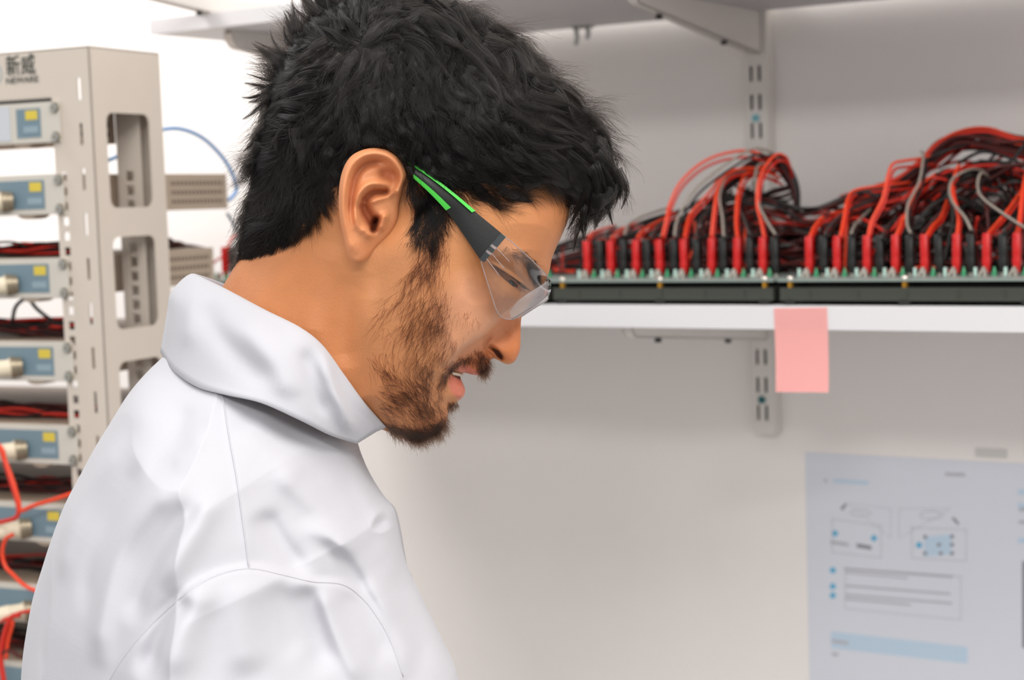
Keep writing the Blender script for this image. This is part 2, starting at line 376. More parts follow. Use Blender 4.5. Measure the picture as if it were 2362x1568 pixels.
# header lettering
def text(body, px, py, size_px, name, font=None, parent=rack, m=M_ink, sx=1.0, bold=0.0):
    p = RF(px, py); q = RF(px, py - size_px)
    cu = bpy.data.curves.new(name, 'FONT'); cu.body = body; cu.size = (q.z - p.z) * 1.35; cu.extrude = .0001; cu.offset = bold
    ob = bpy.data.objects.new(name, cu); COL.objects.link(ob)
    dg = bpy.context.evaluated_depsgraph_get(); me = bpy.data.meshes.new_from_object(ob.evaluated_get(dg)); bpy.data.objects.remove(ob)
    me.transform(Matrix.Scale(sx, 4, (1, 0, 0))); me.materials.clear(); me.materials.append(m)
    o = bpy.data.objects.new(name, me); COL.objects.link(o); o.parent = parent
    o.location = (p.x, -.0003, p.z); o.rotation_euler = (R(90), 0, 0); return o
text('新威', 14, 172, 38, 'brand_characters', sx=.86, bold=.00018)
text('NEWARE', 14, 194, 15, 'brand_lettering', sx=1.16, bold=.0001)
lg = MB(); c = RF(-6, 170)
for k in range(24):
    a0, a1 = R(360 * k / 24), R(360 * (k + 1) / 24)
    P = lambda a, r: (c.x + r * .8 * math.cos(a), c.z + r * 1.25 * math.sin(a))
    lg.prism([P(a0, .0068), P(a1, .0068), P(a1, .0056), P(a0, .0056)], -.0004, 0)
lg.build('brand_emblem', M_lbl2, rack)
# ------------------------------------------------------------------ tester modules screwed into the rack
def module(zc, kind):
    names = ['topmost tester module of the rack, with a silver sticker and no connector', 'second tester module from the top of the rack, cream connector plugged in',
             'third tester module from the top of the rack, below the upper wire bundle', 'fourth tester module from the top of the rack', 'fifth tester module from the top of the rack, red wires hanging below its connector',
             'sixth tester module from the top of the rack, half hidden by the white coat', 'seventh tester module from the top of the rack, just left of the coat', 'lowest tester module of the rack in the bottom left corner']
    H = .0375; D = .10 if kind == 0 else RS(486 if kind == 2 else 525, 455, -.0508).y
    t = thing('tester_module', names[kind], 'tester module', RK0 + Vector((0, 0, zc)), -YR, 'tester modules in the rack')
    x0, x1 = -RWID + .048, -.0478
    mb = MB(); mb.box(x0 + .003, x1 - .003, .002, D, -H / 2, H / 2, .0008); mb.build('case', M_side, t)
    mb = MB(); mb.box(-RWID + .036, -.0355, -.0026, -.0004, -H / 2, H / 2, .0005); mb.build('front_panel', M_face, t)
    lw = .043 if kind else .0325
    l0 = -.053 - lw if kind == 0 else -RWID + .06
    mb = MB(); mb.box(l0, -.0575, -.0031, -.0026, -.0135, .0135); lb = mb.build('front_label', M_lbl, t)
    mb = MB(); mb.box(-.0745, -.0605, -.0034, -.0031, .0030, .0115); mb.build('yellow_mark', M_yel, lb)
    mb = MB(); mb.box(-.0775, -.0605, -.0034, -.0031, -.009, -.003); mb.build('small_print', M_lbl2, lb)
    if kind == 0:
        mb = MB(); mb.box(-.125, -.0935, -.0032, -.0026, -.0155, .0165); mb.build('silver_sticker', M_silver, t, label='silver barcode sticker')
    for dz in (.0128, -.0142):
        mb = MB(); mb.prism(circ(18, .0052, -.0405, dz), -.0034, -.0026); mb.prism(circ(18, .0040, -.0405, dz), -.0052, -.0034, mi=1); mb.prism(circ(6, .0018, -.0405, dz), -.0056, -.0052)
        mb.build('rack_screw', [M_knurl, M_zinc], t, True)
    for k in range(3):                                   # rows of vent slots in the right side of the case
        mb = MB()
        for i in range(14 if k < 3 else 0):
            y = D - .012 - i * .0068; z = .009 - k * .0095
            mb.box(x1 - .0032, x1 - .0027, y - .0016, y + .0016, z - .0022, z + .0022)
        mb.build('vent_row', M_vent, t)
    mb = MB(); mb.prism([(-.082 + .011 * math.cos(a), -H / 2 + .0005 + .0045 * math.sin(a)) for a in np.linspace(math.pi, 2 * math.pi, 9)], .0, .02); mb.build('case_foot', M_side, t)
    if kind:
        cx, cz = -.094, -.005                            # round connector that leans out to the left
        c = thing_part('connector', t); rs = [.0088, .0088, .0100, .0100, .0078, .0078, .0084, .0066, .006]
        ys = [-.0026, -.0062, -.0065, -.0105, -.0112, -.020, -.0205, -.034, -.044]
        pts = [(cx + yv * .9, yv, cz - abs(yv) * .05) for yv in ys]
        mb = MB(); mb.tube(pts[:4], rs[:4], 18, mi=1); mb.tube(pts[3:], rs[3:], 18); mb.build('connector', [M_cream, M_knurl], t, True)
    return t
def thing_part(*a): return None
mods = [module(z, i) for i, z in enumerate(zmods)]
# ------------------------------------------------------------------ wire bundles between the modules
M_wr = mat('red_wire', rgb(206, 40, 24), .4); M_wo = mat('orange_red_wire', rgb(232, 66, 28), .4); M_wk = mat('black_wire', rgb(12, 9, 8), .45)
M_wm = mat('maroon_wire', rgb(72, 14, 9), .45); M_wg = mat('grey_wire', rgb(140, 130, 120), .45); M_wb = mat('blue_cable', rgb(110, 160, 215), .4); M_wgd = mat('dark_grey_wire', rgb(58, 56, 54), .45)
rw = random.Random(5)
def bundle(zs, label, n=14, spread=.010, name='wire_bundle', yc=.05):
    t = thing(name, label, 'wire bundle', RK0 + Vector((0, 0, zs)), -YR, 'wire bundles lying between the modules')
    for i in range(n):
        r0, a0 = spread * math.sqrt(rw.random()), rw.uniform(0, 6.28); ph = rw.uniform(0, 6.28)
        pts = []
        for k in range(9):
            x = -.40 + k * .0455 ; a = a0 + ph * .2 + k * rw.uniform(.1, .5)
            pts.append((x, yc + r0 * math.cos(a) * 1.6 + rw.uniform(-.003, .003), .6 * spread + r0 * math.sin(a) * .75 + rw.uniform(-.002, .002)))
        mb = MB(); mb.tube(catmull(pts, 4), .0016, 6)
        mb.build('wire', [M_wm, M_wk, M_wr, M_wk, M_wm][i % 5], t, 'all')
    return t
for i, (k, n, sp) in enumerate(((2, 14, .009), (3, 18, .013), (4, 16, .010), (5, 16, .011), (6, 14, .011), (7, 14, .011))):
    bundle(zmods[k] + .0195, ['dark red and black wire bundle lying on the third module', 'thick red and black wire bundle on the fourth module', 'dark wire bundle on the fifth module',
                              'dark wire bundle on the sixth module, left of the coat', 'dark wire bundle on the seventh module, left of the coat', 'wire bundle on the lowest module'][i], n, sp)
def rwire(pix, m, r, name, label, cat, y=-.03, group=None, parent=None):
    pts = [(RF(px, py, y + (dy[0] if dy else 0))) for px, py, *dy in pix]
    mb = MB(); mb.tube(catmull([(p.x, p.y, p.z - 1.3) for p in pts], 6), r, 8)
    o = mb.build(name, m, None, 'all'); o.location = RK0 + Vector((0, 0, 1.3)); o.rotation_euler = (0, 0, -YR); tag(o, label, cat, group); return o
rwire([(-60, 1010), (-10, 1020), (8, 1055), (22, 1100), (38, 1150), (42, 1185), (20, 1200), (-60, 1215)], M_wr, .0022, 'hanging_wire', 'thick red wire hanging from the fifth module connector', 'wire', group='loose wires in the rack')
rwire([(-50, 1005), (0, 1030), (12, 1062), (30, 1110), (44, 1160), (46, 1178), (80, 1165), (130, 1150), (190, 1130)], M_wo, .0020, 'hanging_wire', 'orange-red wire running from the connector to the right behind the coat', 'wire', group='loose wires in the rack')
rwire([(30, 1232), (12, 1245), (5, 1275), (12, 1305), (30, 1325), (60, 1352), (110, 1372)], M_wo, .0019, 'hanging_wire', 'orange wire looping down from the sixth module connector', 'wire', group='loose wires in the rack')
rwire([(45, 1418), (25, 1425), (8, 1470), (2, 1520), (10, 1580)], M_wr, .0026, 'hanging_wire', 'red wire curving down from the seventh module', 'wire', group='loose wires in the rack')
rwire([(30, 1432), (26, 1450), (18, 1480), (14, 1520)], M_wo, .0017, 'hanging_wire', 'short orange wire beside the red one in the bottom left corner', 'wire', group='loose wires in the rack')
rwire([(-20, 1440), (20, 1425), (50, 1412), (90, 1408)], M_wr, .0018, 'hanging_wire', 'red wire crossing in front of the seventh module', 'wire', group='loose wires in the rack')
rwire([(-20, 1520), (20, 1500), (50, 1515), (90, 1500)], M_wm, .0020, 'hanging_wire', 'dark red wire across the bottom left corner', 'wire', group='loose wires in the rack')
rwire([(28, 745), (35, 710), (52, 692), (66, 690), (85, 712), (110, 732), (132, 745), (150, 748)], M_wk, .0019, 'hanging_wire', 'black wire loop below the third module', 'wire', y=.03, group='loose wires in the rack')
rwire([(-20, 560), (20, 558), (45, 562), (60, 570)], M_wk, .0012, 'hanging_wire', 'thin black wire above the uppermost bundle', 'wire', y=.03, group='loose wires in the rack')
# blue network cable arching behind the rack, bundle leaving the rack at the right
cp = [RS(px, py, xx) for px, py, xx in ((250, 370, -.09), (290, 350, -.08), (330, 315, -.07), (375, 299, -.06), (420, 298, -.055), (470, 320, -.055), (515, 365, -.055), (540, 410, -.055), (545, 440, -.058), (528, 462, -.06))]
mb = MB(); mb.tube(catmull([(p.x, p.y, p.z - 1.5) for p in cp], 6), .0021, 10)
o = mb.build('network_cable', M_wb, None, 'all'); o.location = RK0 + Vector((0, 0, 1.5)); o.rotation_euler = (0, 0, -YR); tag(o, 'light blue cable arching out of the rack against the wall', 'cable')
cp = [RS(px, py, -.06) for px, py in ((524, 492), (534, 508), (546, 530), (560, 560))]
mb = MB(); mb.tube(catmull([(p.x, p.y, p.z - 1.5) for p in cp], 6), .0017, 8)
o = mb.build('network_cable', mat('grey_blue_cable', rgb(120, 136, 150), .45), None, 'all'); o.location = RK0 + Vector((0, 0, 1.5)); o.rotation_euler = (0, 0, -YR); tag(o, 'grey-blue cable running down from the module behind the hair', 'cable')
t = thing('wire_bundle', 'dark red wire bundle leaving the rack towards the shelf, above the lower vented case', 'wire bundle', RK0 + Vector((0, 0, 1.45)), -YR)
for i in range(10):
    cp = [RS(px + rw.uniform(-4, 4), py + rw.uniform(-9, 9) * (1.3 if px < 440 else .6), -.10 + rw.uniform(-.015, .015)) for px, py in ((330, 560), (385, 562), (410, 568), (440, 572), (470, 578), (486, 590))]
    mb = MB(); mb.tube(catmull([(p.x, p.y, p.z - 1.45) for p in cp], 5), .0019, 6); mb.build('wire', [M_wm, M_wk, M_wm][i % 3], t, 'all')
# ------------------------------------------------------------------ circuit boards on the lower shelf
M_pcb = mat('grey_green_board', rgb(128, 140, 134), .4, var=.05, vscale=60); M_rail = mat('dark_olive_rail', rgb(52, 55, 48), .5, var=.04, vscale=40)
M_brass = mat('brass_standoff', rgb(206, 150, 50), .3, .8); M_green = mat('green_terminal', rgb(60, 150, 104), .4); M_mint = mat('mint_terminal', rgb(190, 220, 210), .4)
M_tin = mat('tin_contact', rgb(214, 206, 196), .3, .8); M_red = mat('red_clip_plastic', rgb(196, 14, 12), .38); M_blk = mat('black_clip_plastic', rgb(11, 13, 12), .45); M_foot = mat('rubber_foot', rgb(24, 25, 24), .7)
ZS = ZL + TL
ZP = WL(1800, 650, .335).z - ZS                       # board underside above the shelf
YF = -.335; YB = -.215; LB = .2345
red_px = [[1357, 1411, 1468, 1525, 1580, 1640, 1700, 1760], [1867, 1932, 2000, 2065, 2135, 2205, 2275, 2345]]
YC = -.285
SB = {1: -.8735, 0: -.6345, 2: -1.1125, 3: -1.3515}
pos0 = [WL(p, 600, -YC).x - SB[0] for p in red_px[1]]; pos1 = [WL(p, 600, -YC).x - SB[1] for p in red_px[0]]
xr = [(pos0[i] if True else 0) for i in range(8)]
names = {0: 'nearest wired circuit board on the shelf, right of the pink note', 1: 'wired circuit board on the shelf, just right of the face', 2: 'wired circuit board on the shelf behind the head', 3: 'farthest wired circuit board at the left end of the shelf, behind the neck'}
def pcb(k, xs):
    t = thing('circuit_board_tray', names[k], 'circuit board', W0 + WD * SB[k] + Vector((0, 0, ZS)), -YW, 'circuit boards on the lower shelf')
    mb = MB(); mb.box(0, LB, YF, YB, ZP, ZP + .0022, .0003); bd = mb.build('circuit_board', M_pcb, t)
    zr0, zr1 = WL(1800, 694, -YF).z - ZS, WL(1800, 664, -YF).z - ZS
    mb = MB(); mb.box(0.001, LB - .001, YF + .002, YF + .014, zr0, zr1, .0008); mb.box(.001, LB - .001, YB - .014, YB - .002, zr0, zr1, .0008)
    for x in (.03, .075, .12, .165, .205): mb.box(x, x + .0012, YF + .0014, YF + .0022, zr0 + .003, zr1 - .002)
    mb.build('rail', M_rail, t)
    mb = MB(); mb.box(.001, LB - .001, YF + .02, YB - .02, .003, zr1 + .002); mb.build('battery_tray', M_dark, t)
    for x in (.010, .117, .224):
        for y in (YF + .0065, YB - .0065):
            mb = MB(); mb.prism(circ(6, .0028, x, y), zr1, ZP, 'xy'); mb.build('standoff', M_brass, t)
            mb = MB(); mb.tube([(x, y, ZP + .002), (x, y, ZP + .0036), (x, y, ZP + .0048), (x, y, ZP + .0054)], [.0032, .0031, .0022, .0008], 12); mb.build('screw_head', M_tin, t, True)
            if 1:
                mb = MB(); mb.tube([(x, y, 0), (x, y, zr0 * .4), (x, y, zr0 + .0005)], [.0062, .0058, .0068], 10); mb.build('foot', M_foot, t, True)
    for i, x in enumerate(xs):
        z = ZP + .0022
        mb = MB(); mb.box(x + .0068, x + .0098, YC - .006, YC - .002, z, z + .0035); mb.tube([(x + .0083, YC - .004, z + .0035), (x + .0083, YC - .004, z + .008)], [.0017, .0006], 8); mb.build('green_terminal', M_green, bd)
        mb = MB(); mb.box(x - .0095, x - .0072, YC - .006, YC - .002, z, z + .0075, .0004); mb.build('mint_terminal', M_mint, bd)
        mb = MB()
        mb.add([(x - .006, YC - .008, z), (x - .003, YC - .008, z), (x + .0015, YC - .008, z + .008), (x - .001, YC - .008, z + .008), (x - .006, YC - .004, z), (x - .003, YC - .004, z), (x + .0015, YC - .004, z + .008), (x - .001, YC - .004, z + .008)],
               [(0, 1, 2, 3), (7, 6, 5, 4), (0, 4, 5, 1), (1, 5, 6, 2), (2, 6, 7, 3), (3, 7, 4, 0)])
        mb.box(x - .001, x + .002, YC - .007, YC - .004, z, z + .006); mb.build('contact', M_tin, bd)
    return t
for k in range(4): pcb(k, xr if k != 1 else pos1)
# ------------------------------------------------------------------ clip leads: plastic clip body with its wire
rr = random.Random(3)
ZC0 = WL(1800, 631, -YC).z - ZS; ZC1 = WL(1800, 546, -YC).z - ZS
def clip_mesh():
    mb = MB(); z0, z1 = ZC0, ZC1; H = z1 - z0
    prof = [(.0, .0024), (.12, .0027), (.3, .0035), (.38, .0030), (.45, .0032), (.97, .0032), (1, .0026)]
    vs = []; 
    for f, r in prof:
        for sx, sy in ((-1, -1), (-.6, -1.25), (.6, -1.25), (1, -1), (1, 1), (.6, 1.25), (-.6, 1.25), (-1, 1)): vs.append((sx * r, sy * r, z0 + f * H))
    n = 8; m = len(prof)
    mb.add(vs, [(i * n + k, i * n + (k + 1) % n, (i + 1) * n + (k + 1) % n, (i + 1) * n + k) for i in range(m - 1) for k in range(n)] + [tuple(range(n))[::-1], tuple((m - 1) * n + k for k in range(n))])
    return mb
CR = clip_mesh().build('clip_body', M_red, None, True); CB = clip_mesh().build('clip_body', M_blk, None, True)
tipm = MB(); tipm.box(-.0014, .0014, -.001, .001, ZC0 - .006, ZC0 + .002); TIP = tipm.build('clip_tip', M_tin)
protos = [CR, CB, TIP]
def lead(k, x, red, wires, label, tilt=0.0):
    t = thing('clip_lead', label, 'clip lead', W0 + WD * (SB[k] + x) + WN * YC + Vector((0, 0, ZS)), -YW, 'red clip leads on the boards' if red else 'black clip leads on the boards')
    for p in ((CR if red else CB), TIP):
        c = p.copy(); COL.objects.link(c); c.parent = t; c.rotation_euler = (0, tilt, 0)
    for pts, m, r in wires:
        L = []
        for q in pts:
            v = WL(q[0], q[1], q[2]); L.append((v.x - SB[k] - x, v.y - YC, v.z - ZS))
        mb = MB(); mb.tube(catmull(L, 6), r, 8); mb.build('wire', m, t, 'all')
    return t
def ordn(i): return ['first', 'second', 'third', 'fourth', 'fifth', 'sixth', 'seventh', 'eighth'][i]
RP = {1: [[(1357, 547), (1368, 536), (1385, 530), (1420, 520)], [(1411, 548), (1420, 540), (1440, 525), (1480, 512)], [(1470, 547), (1485, 530), (1520, 510), (1560, 490)],
          [(1527, 547), (1538, 500), (1545, 470), (1570, 420), (1620, 375), (1680, 352), (1740, 350), (1800, 380)], [(1578, 547), (1583, 520), (1595, 490), (1640, 440), (1670, 400), (1720, 390), (1790, 400)],
          [(1640, 547), (1645, 500), (1652, 450), (1662, 420), (1690, 395), (1740, 388), (1800, 410)], [(1700, 547), (1697, 510), (1700, 460), (1707, 430), (1722, 400), (1770, 380)],
          [(1762, 547), (1755, 510), (1746, 470), (1750, 420), (1765, 385), (1790, 357), (1812, 362), (1822, 385), (1826, 410)]],
      0: [[(1868, 545), (1880, 520), (1905, 496), (1945, 488), (1990, 482)], [(1938, 545), (1945, 510), (1955, 460), (1975, 438), (2040, 428), (2100, 420)], [(2002, 545), (2010, 510), (2035, 460), (2048, 405), (2060, 378), (2085, 371), (2120, 366), (2150, 360)],
          [(2066, 545), (2080, 512), (2095, 482), (2106, 455), (2120, 430), (2160, 400)], [(2137, 543), (2150, 522), (2170, 500), (2185, 460), (2200, 420)], [(2207, 543), (2210, 500), (2196, 440), (2200, 410), (2215, 375), (2230, 365)],
          [(2275, 543), (2290, 525), (2320, 490), (2345, 455), (2370, 420)], [(2343, 543), (2350, 510), (2358, 440), (2366, 400), (2380, 370)]]}
BP = {1: [[(1393, 545), (1400, 535), (1420, 522)], [(1441, 540), (1448, 520), (1480, 500), (1540, 480)], [(1500, 545), (1520, 520), (1545, 512)], [(1556, 545), (1560, 515), (1575, 480), (1610, 430), (1680, 375), (1740, 342), (1785, 355), (1795, 375)],
          [(1605, 545), (1612, 515), (1640, 480), (1690, 440)], [(1669, 545), (1666, 500), (1660, 450), (1680, 405), (1730, 392)], [(1728, 540), (1716, 505), (1705, 470), (1720, 420)], [(1788, 540), (1768, 508), (1750, 470), (1742, 420), (1750, 380), (1785, 380)]],
      0: [[(1903, 540), (1915, 520), (1950, 490), (2020, 460)], [(1963, 538), (1975, 515), (2010, 480)], [(2033, 548), (2045, 525), (2070, 500)], [(2100, 537), (2092, 515), (2095, 470), (2120, 420), (2130, 360), (2126, 350)],
          [(2167, 535), (2172, 522), (2200, 505)], [(2240, 530), (2225, 500), (2200, 470), (2190, 440), (2200, 410), (2240, 390), (2270, 395)], [(2314, 533), (2330, 515), (2350, 500)], [(2375, 530), (2340, 510), (2270, 460), (2255, 430), (2262, 400), (2278, 405), (2275, 415)]]}
where = {1: 'on the board right of the face', 0: 'on the board right of the pink note', 3: 'at the left end of the shelf behind the neck'}
for k in (1, 0):
    xs = pos1 if k == 1 else xr
    for i, x in enumerate(xs):
        n = len(RP[k][i])
        P = [(px, py, -YC - .09 * (j / max(1, n - 1)) ** 1.2) for j, (px, py) in enumerate(RP[k][i])]
        P2 = [(px + 5, py + 4 + 2 * j, o - .004) for j, (px, py, o) in enumerate(P)]
        lead(k, x, True, [(P, M_wo, .0014), (P2, M_wr, .0013)], '%s red clip lead from the left %s' % (ordn(i), where[k]), rr.uniform(-.03, .03))
        n = len(BP[k][i])
        B = [(px, py, -YC + .012 - .09 * (j / max(1, n - 1)) ** 1.2) for j, (px, py) in enumerate(BP[k][i])]
        B2 = [(px + 7, py + 5 + 2 * j, o - .006) for j, (px, py, o) in enumerate(B)]
        lead(k, x + .0137, False, [(B, M_wg if i % 2 else M_wgd, .0013), (B2, M_wk, .0013)], '%s black clip lead from the left %s' % (ordn(i), where[k]), rr.uniform(-.03, .03))
x = WL(520, 600, -YC).x - SB[3]
lead(3, x, True, [([(518, 590, .285), (526, 570, .285), (534, 552, .28), (548, 540, .27), (575, 532, .26)], M_wo, .0015), ([(518, 590, .285), (500, 600, .28), (488, 615, .27), (490, 640, .26)], M_wr, .0014)], 'single red clip lead at the left end of the shelf behind the neck')
lead(3, x + .012, False, [([(541, 588, .285), (548, 575, .28), (565, 560, .26)], M_wk, .0014)], 'single black clip lead at the left end of the shelf behind the neck')
for p in protos: bpy.data.objects.remove(p)
# ------------------------------------------------------------------ tangle of wires behind the clips
tm = MB(); TMATS = [M_wm, M_wk, M_wr, M_wgd, M_wo, M_wg]
prof = [(600, 575), (900, 540), (1270, 560), (1340, 535), (1440, 515), (1560, 478), (1640, 440), (1700, 425), (1840, 470), (1880, 470), (1960, 435), (2040, 425), (2110, 385), (2180, 330), (2250, 320), (2420, 310)]
def topy(px): return float(np.interp(px, [p[0] for p in prof], [p[1] for p in prof]))
wts = [0] * 7 + [1] * 7 + [2] * 4 + [3] * 2 + [4] * 1
for i in range(150):                                       # lie along the shelf in loose strands
    x0 = rr.uniform(1180, 2300); L = rr.uniform(200, 620); o = rr.uniform(.06, .24); lev = rr.random() ** .8; pts = []
    n = 7; dev = 0
    for j in range(n):
        px = x0 + L * j / (n - 1); t_ = topy(px) + 12; lev = min(1, max(0, lev + rr.uniform(-.16, .16))); o = min(.25, max(.05, o + rr.uniform(-.02, .02)))
        py = t_ + (632 - t_) * lev
        v = WL(px, py, o); pts.append(tuple(v))
    tm.tube(catmull(pts, 5), .0017, 5, mi=rr.choice(wts))
for i in range(150):                                       # darker, lower layer between and behind the clips
    x0 = rr.uniform(1150, 2350); L = rr.uniform(120, 420); o = rr.uniform(.05, .225); lev = rr.uniform(.25, 1); pts = []
    for j in range(6):
        px = x0 + L * j / 5; t_ = topy(px) + 20; lev = min(1, max(.15, lev + rr.uniform(-.2, .2))); pts.append(tuple(WL(px, t_ + (634 - t_) * lev, o + rr.uniform(-.01, .01))))
    tm.tube(catmull(pts, 4), .0019, 5, mi=rr.choice([0, 0, 1, 1, 1, 0, 2]))
for i in range(110):                                       # the same tangle goes on behind the head
    x0 = rr.uniform(640, 1000); L = rr.uniform(120, 300); o = rr.uniform(.05, .225); lev = rr.uniform(.0, 1); pts = []
    for j in range(6):
        px = x0 + L * j / 5; t_ = topy(px) + 10; lev = min(1, max(.05, lev + rr.uniform(-.2, .2))); pts.append(tuple(WL(px, t_ + (634 - t_) * lev, o + rr.uniform(-.01, .01))))
    tm.tube(catmull(pts, 4), .0018, 5, mi=rr.choice(wts))
for i in range(60):                                        # short leads dropping to the boards
    px = rr.uniform(1260, 2400); t_ = topy(px) + 30; v0 = WL(px, rr.uniform(t_, 560), rr.uniform(.1, .24)); v2 = WL(px + rr.uniform(-30, 30), 628, rr.uniform(.2, .26)); mid = (v0 + v2) / 2 + Vector((rr.uniform(-.01, .01), rr.uniform(-.02, .02), rr.uniform(0, .015)))
    tm.tube(catmull([v0, mid, v2], 6), .0015, 5, mi=rr.choice(wts))
for i in range(16):                                        # standing loop left of the middle
    a = rr.uniform(-8, 8); b_ = rr.uniform(-14, 14); o = rr.uniform(.13, .22)
    P = [(1640 + a, 470), (1680 + b_, 420 + a), (1740 + b_, 372 + a + abs(b_)), (1790 + a, 372 + b_), (1828 + a, 420 + b_), (1838 + a * .6, 470), (1828 + b_, 520), (1790 + a, 560)]
    tm.tube(catmull([tuple(WL(px, py, o)) for px, py in P], 5), .0016, 5, mi=rr.choice([0, 0, 1, 1, 0]))
for i in range(9):
    a = rr.uniform(-25, 25); P = [(1700 + a, 430 + a * .3), (1740 + a, 455), (1790 + a, 440 + a), (1830, 430 + a)]
    tm.tube(catmull([tuple(WL(px, py, rr.uniform(.12, .16))) for px, py in P], 5), .0016, 5, mi=rr.choice([0, 1]))
for i in range(26):                                        # thick strand rising to the right
    a = rr.uniform(-22, 22); o = rr.uniform(.12, .2)
    P = [(1960 + a, 480 + a), (2060, 440 + a), (2120, 395 + a), (2170 + a * .4, 345 + a * .8), (2215, 312 + a * .7 + 8), (2280, 322 + a), (2362, 340 + a), (2450, 330 + a)]
    tm.tube(catmull([tuple(WL(px, py + rr.uniform(-6, 6), o)) for px, py in P], 5), .0016, 5, mi=rr.choice([0, 0, 2, 1, 4, 1, 0]))
for i in range(18):
    a = rr.uniform(-16, 16); P = [(2140 + a, 470 + a), (2200, 420 + a), (2260, 388 + a), (2330, 398 + a), (2420, 430 + a)]
    tm.tube(catmull([tuple(WL(px, py, rr.uniform(.14, .2))) for px, py in P], 5), .0016, 5, mi=rr.choice([0, 2, 1, 3]))
for v in range(len(tm.v)):
    p = tm.v[v]; tm.v[v] = (p[0], p[1], p[2] - ZS)
o = tm.build('wire_tangle', TMATS, None, 'all'); o.location = W0 + Vector((0, 0, ZS)); o.rotation_euler = (0, 0, -YW)
tag(o, 'tangled mass of red, black and maroon wires behind the clips on the shelf', 'wires', kind='stuff')
# ------------------------------------------------------------------ person: head frame
# a, b, w are measured in quarter millimetres: a to the right, b down, w out of the middle plane of the body
K = .00025
def HS(a, b, w):
    return CAM + RT * ((a - 1181) * K) - UP * ((b - 784) * K) + FW * (1.0 - w * K)
PB = HS(640, 784, 0); PB = Vector((PB.x, PB.y, 0))
_rt, _up, _fw = (np.array(v) for v in (RT, UP, FW)); _off = np.array(CAM) - np.array(PB)
def HSn(a, b, w):
    a, b, w = (np.asarray(q, float) for q in (a, b, w))
    return _off + ((a - 1181) * K)[..., None] * _rt - ((b - 784) * K)[..., None] * _up + (1.0 - w * K)[..., None] * _fw
def I2H(px, py, w):                              # a measured point and its offset from the middle plane -> a, b
    f = 1 - np.asarray(w, float) * K
    return 1181 + (np.asarray(px, float) - 1181) * f, 784 + (np.asarray(py, float) - 784) * f
def HSi(px, py, w):
    a, b = I2H(px, py, w); return HSn(a, b, w)
class TPS:
    def __init__(s, P, v, lam=0.0):
        s.P = np.asarray(P, float) / 100; n = len(s.P); v = np.asarray(v, float)
        A = np.zeros((n + 3, n + 3)); A[:n, :n] = s.k(s.P, s.P) + lam * np.eye(n); A[:n, n] = 1; A[:n, n + 1:] = s.P; A[n, :n] = 1; A[n + 1:, :n] = s.P.T
        s.c = np.linalg.solve(A, np.concatenate([v, np.zeros((3,) + v.shape[1:])]))
    @staticmethod
    def k(p, q):
        d2 = (p[:, None, 0] - q[None, :, 0]) ** 2 + (p[:, None, 1] - q[None, :, 1]) ** 2
        return .5 * d2 * np.log(d2 + 1e-12)
    def __call__(s, a, b):
        sh = np.shape(a); X = np.stack([np.ravel(a), np.ravel(b)], 1) / 100; out = []
        for i in range(0, len(X), 20000):
            x = X[i:i + 20000]; out.append(s.k(x, s.P) @ s.c[:-3] + s.c[-3] + x @ s.c[-2:])
        return np.concatenate(out).reshape(sh)
def in_poly(px, py, poly):
    poly = np.asarray(poly, float); c = np.zeros(np.shape(px), bool); j = len(poly) - 1
    for i in range(len(poly)):
        xi, yi = poly[i]; xj, yj = poly[j]
        if yi != yj:
            c ^= ((yi > py) != (yj > py)) & (px < (xj - xi) * (py - yi) / (yj - yi) + xi)
        j = i
    return c
def dist_poly(px, py, P, closed=False):
    P = [np.array(p, float) for p in P]; px = np.asarray(px, float); py = np.asarray(py, float); d = np.full(px.shape, 1e9); t_best = np.zeros(px.shape); side = np.zeros(px.shape)
    n = len(P) if closed else len(P) - 1
    for i in range(n):
        A, B = P[i], P[(i + 1) % len(P)]; ux, uy = B - A; L2 = ux * ux + uy * uy + 1e-9
        t = np.clip(((px - A[0]) * ux + (py - A[1]) * uy) / L2, 0, 1)
        dx = px - A[0] - t * ux; dy = py - A[1] - t * uy; dd = np.hypot(dx, dy); m = dd < d
        d = np.where(m, dd, d); t_best = np.where(m, (i + t) / n, t_best); side = np.where(m, np.sign(ux * dy - uy * dx), side)
    return d, t_best, side
def smooth_poly(P, n=4, closed=False):
    return catmull(list(P) + [P[0]] if closed else P, n)
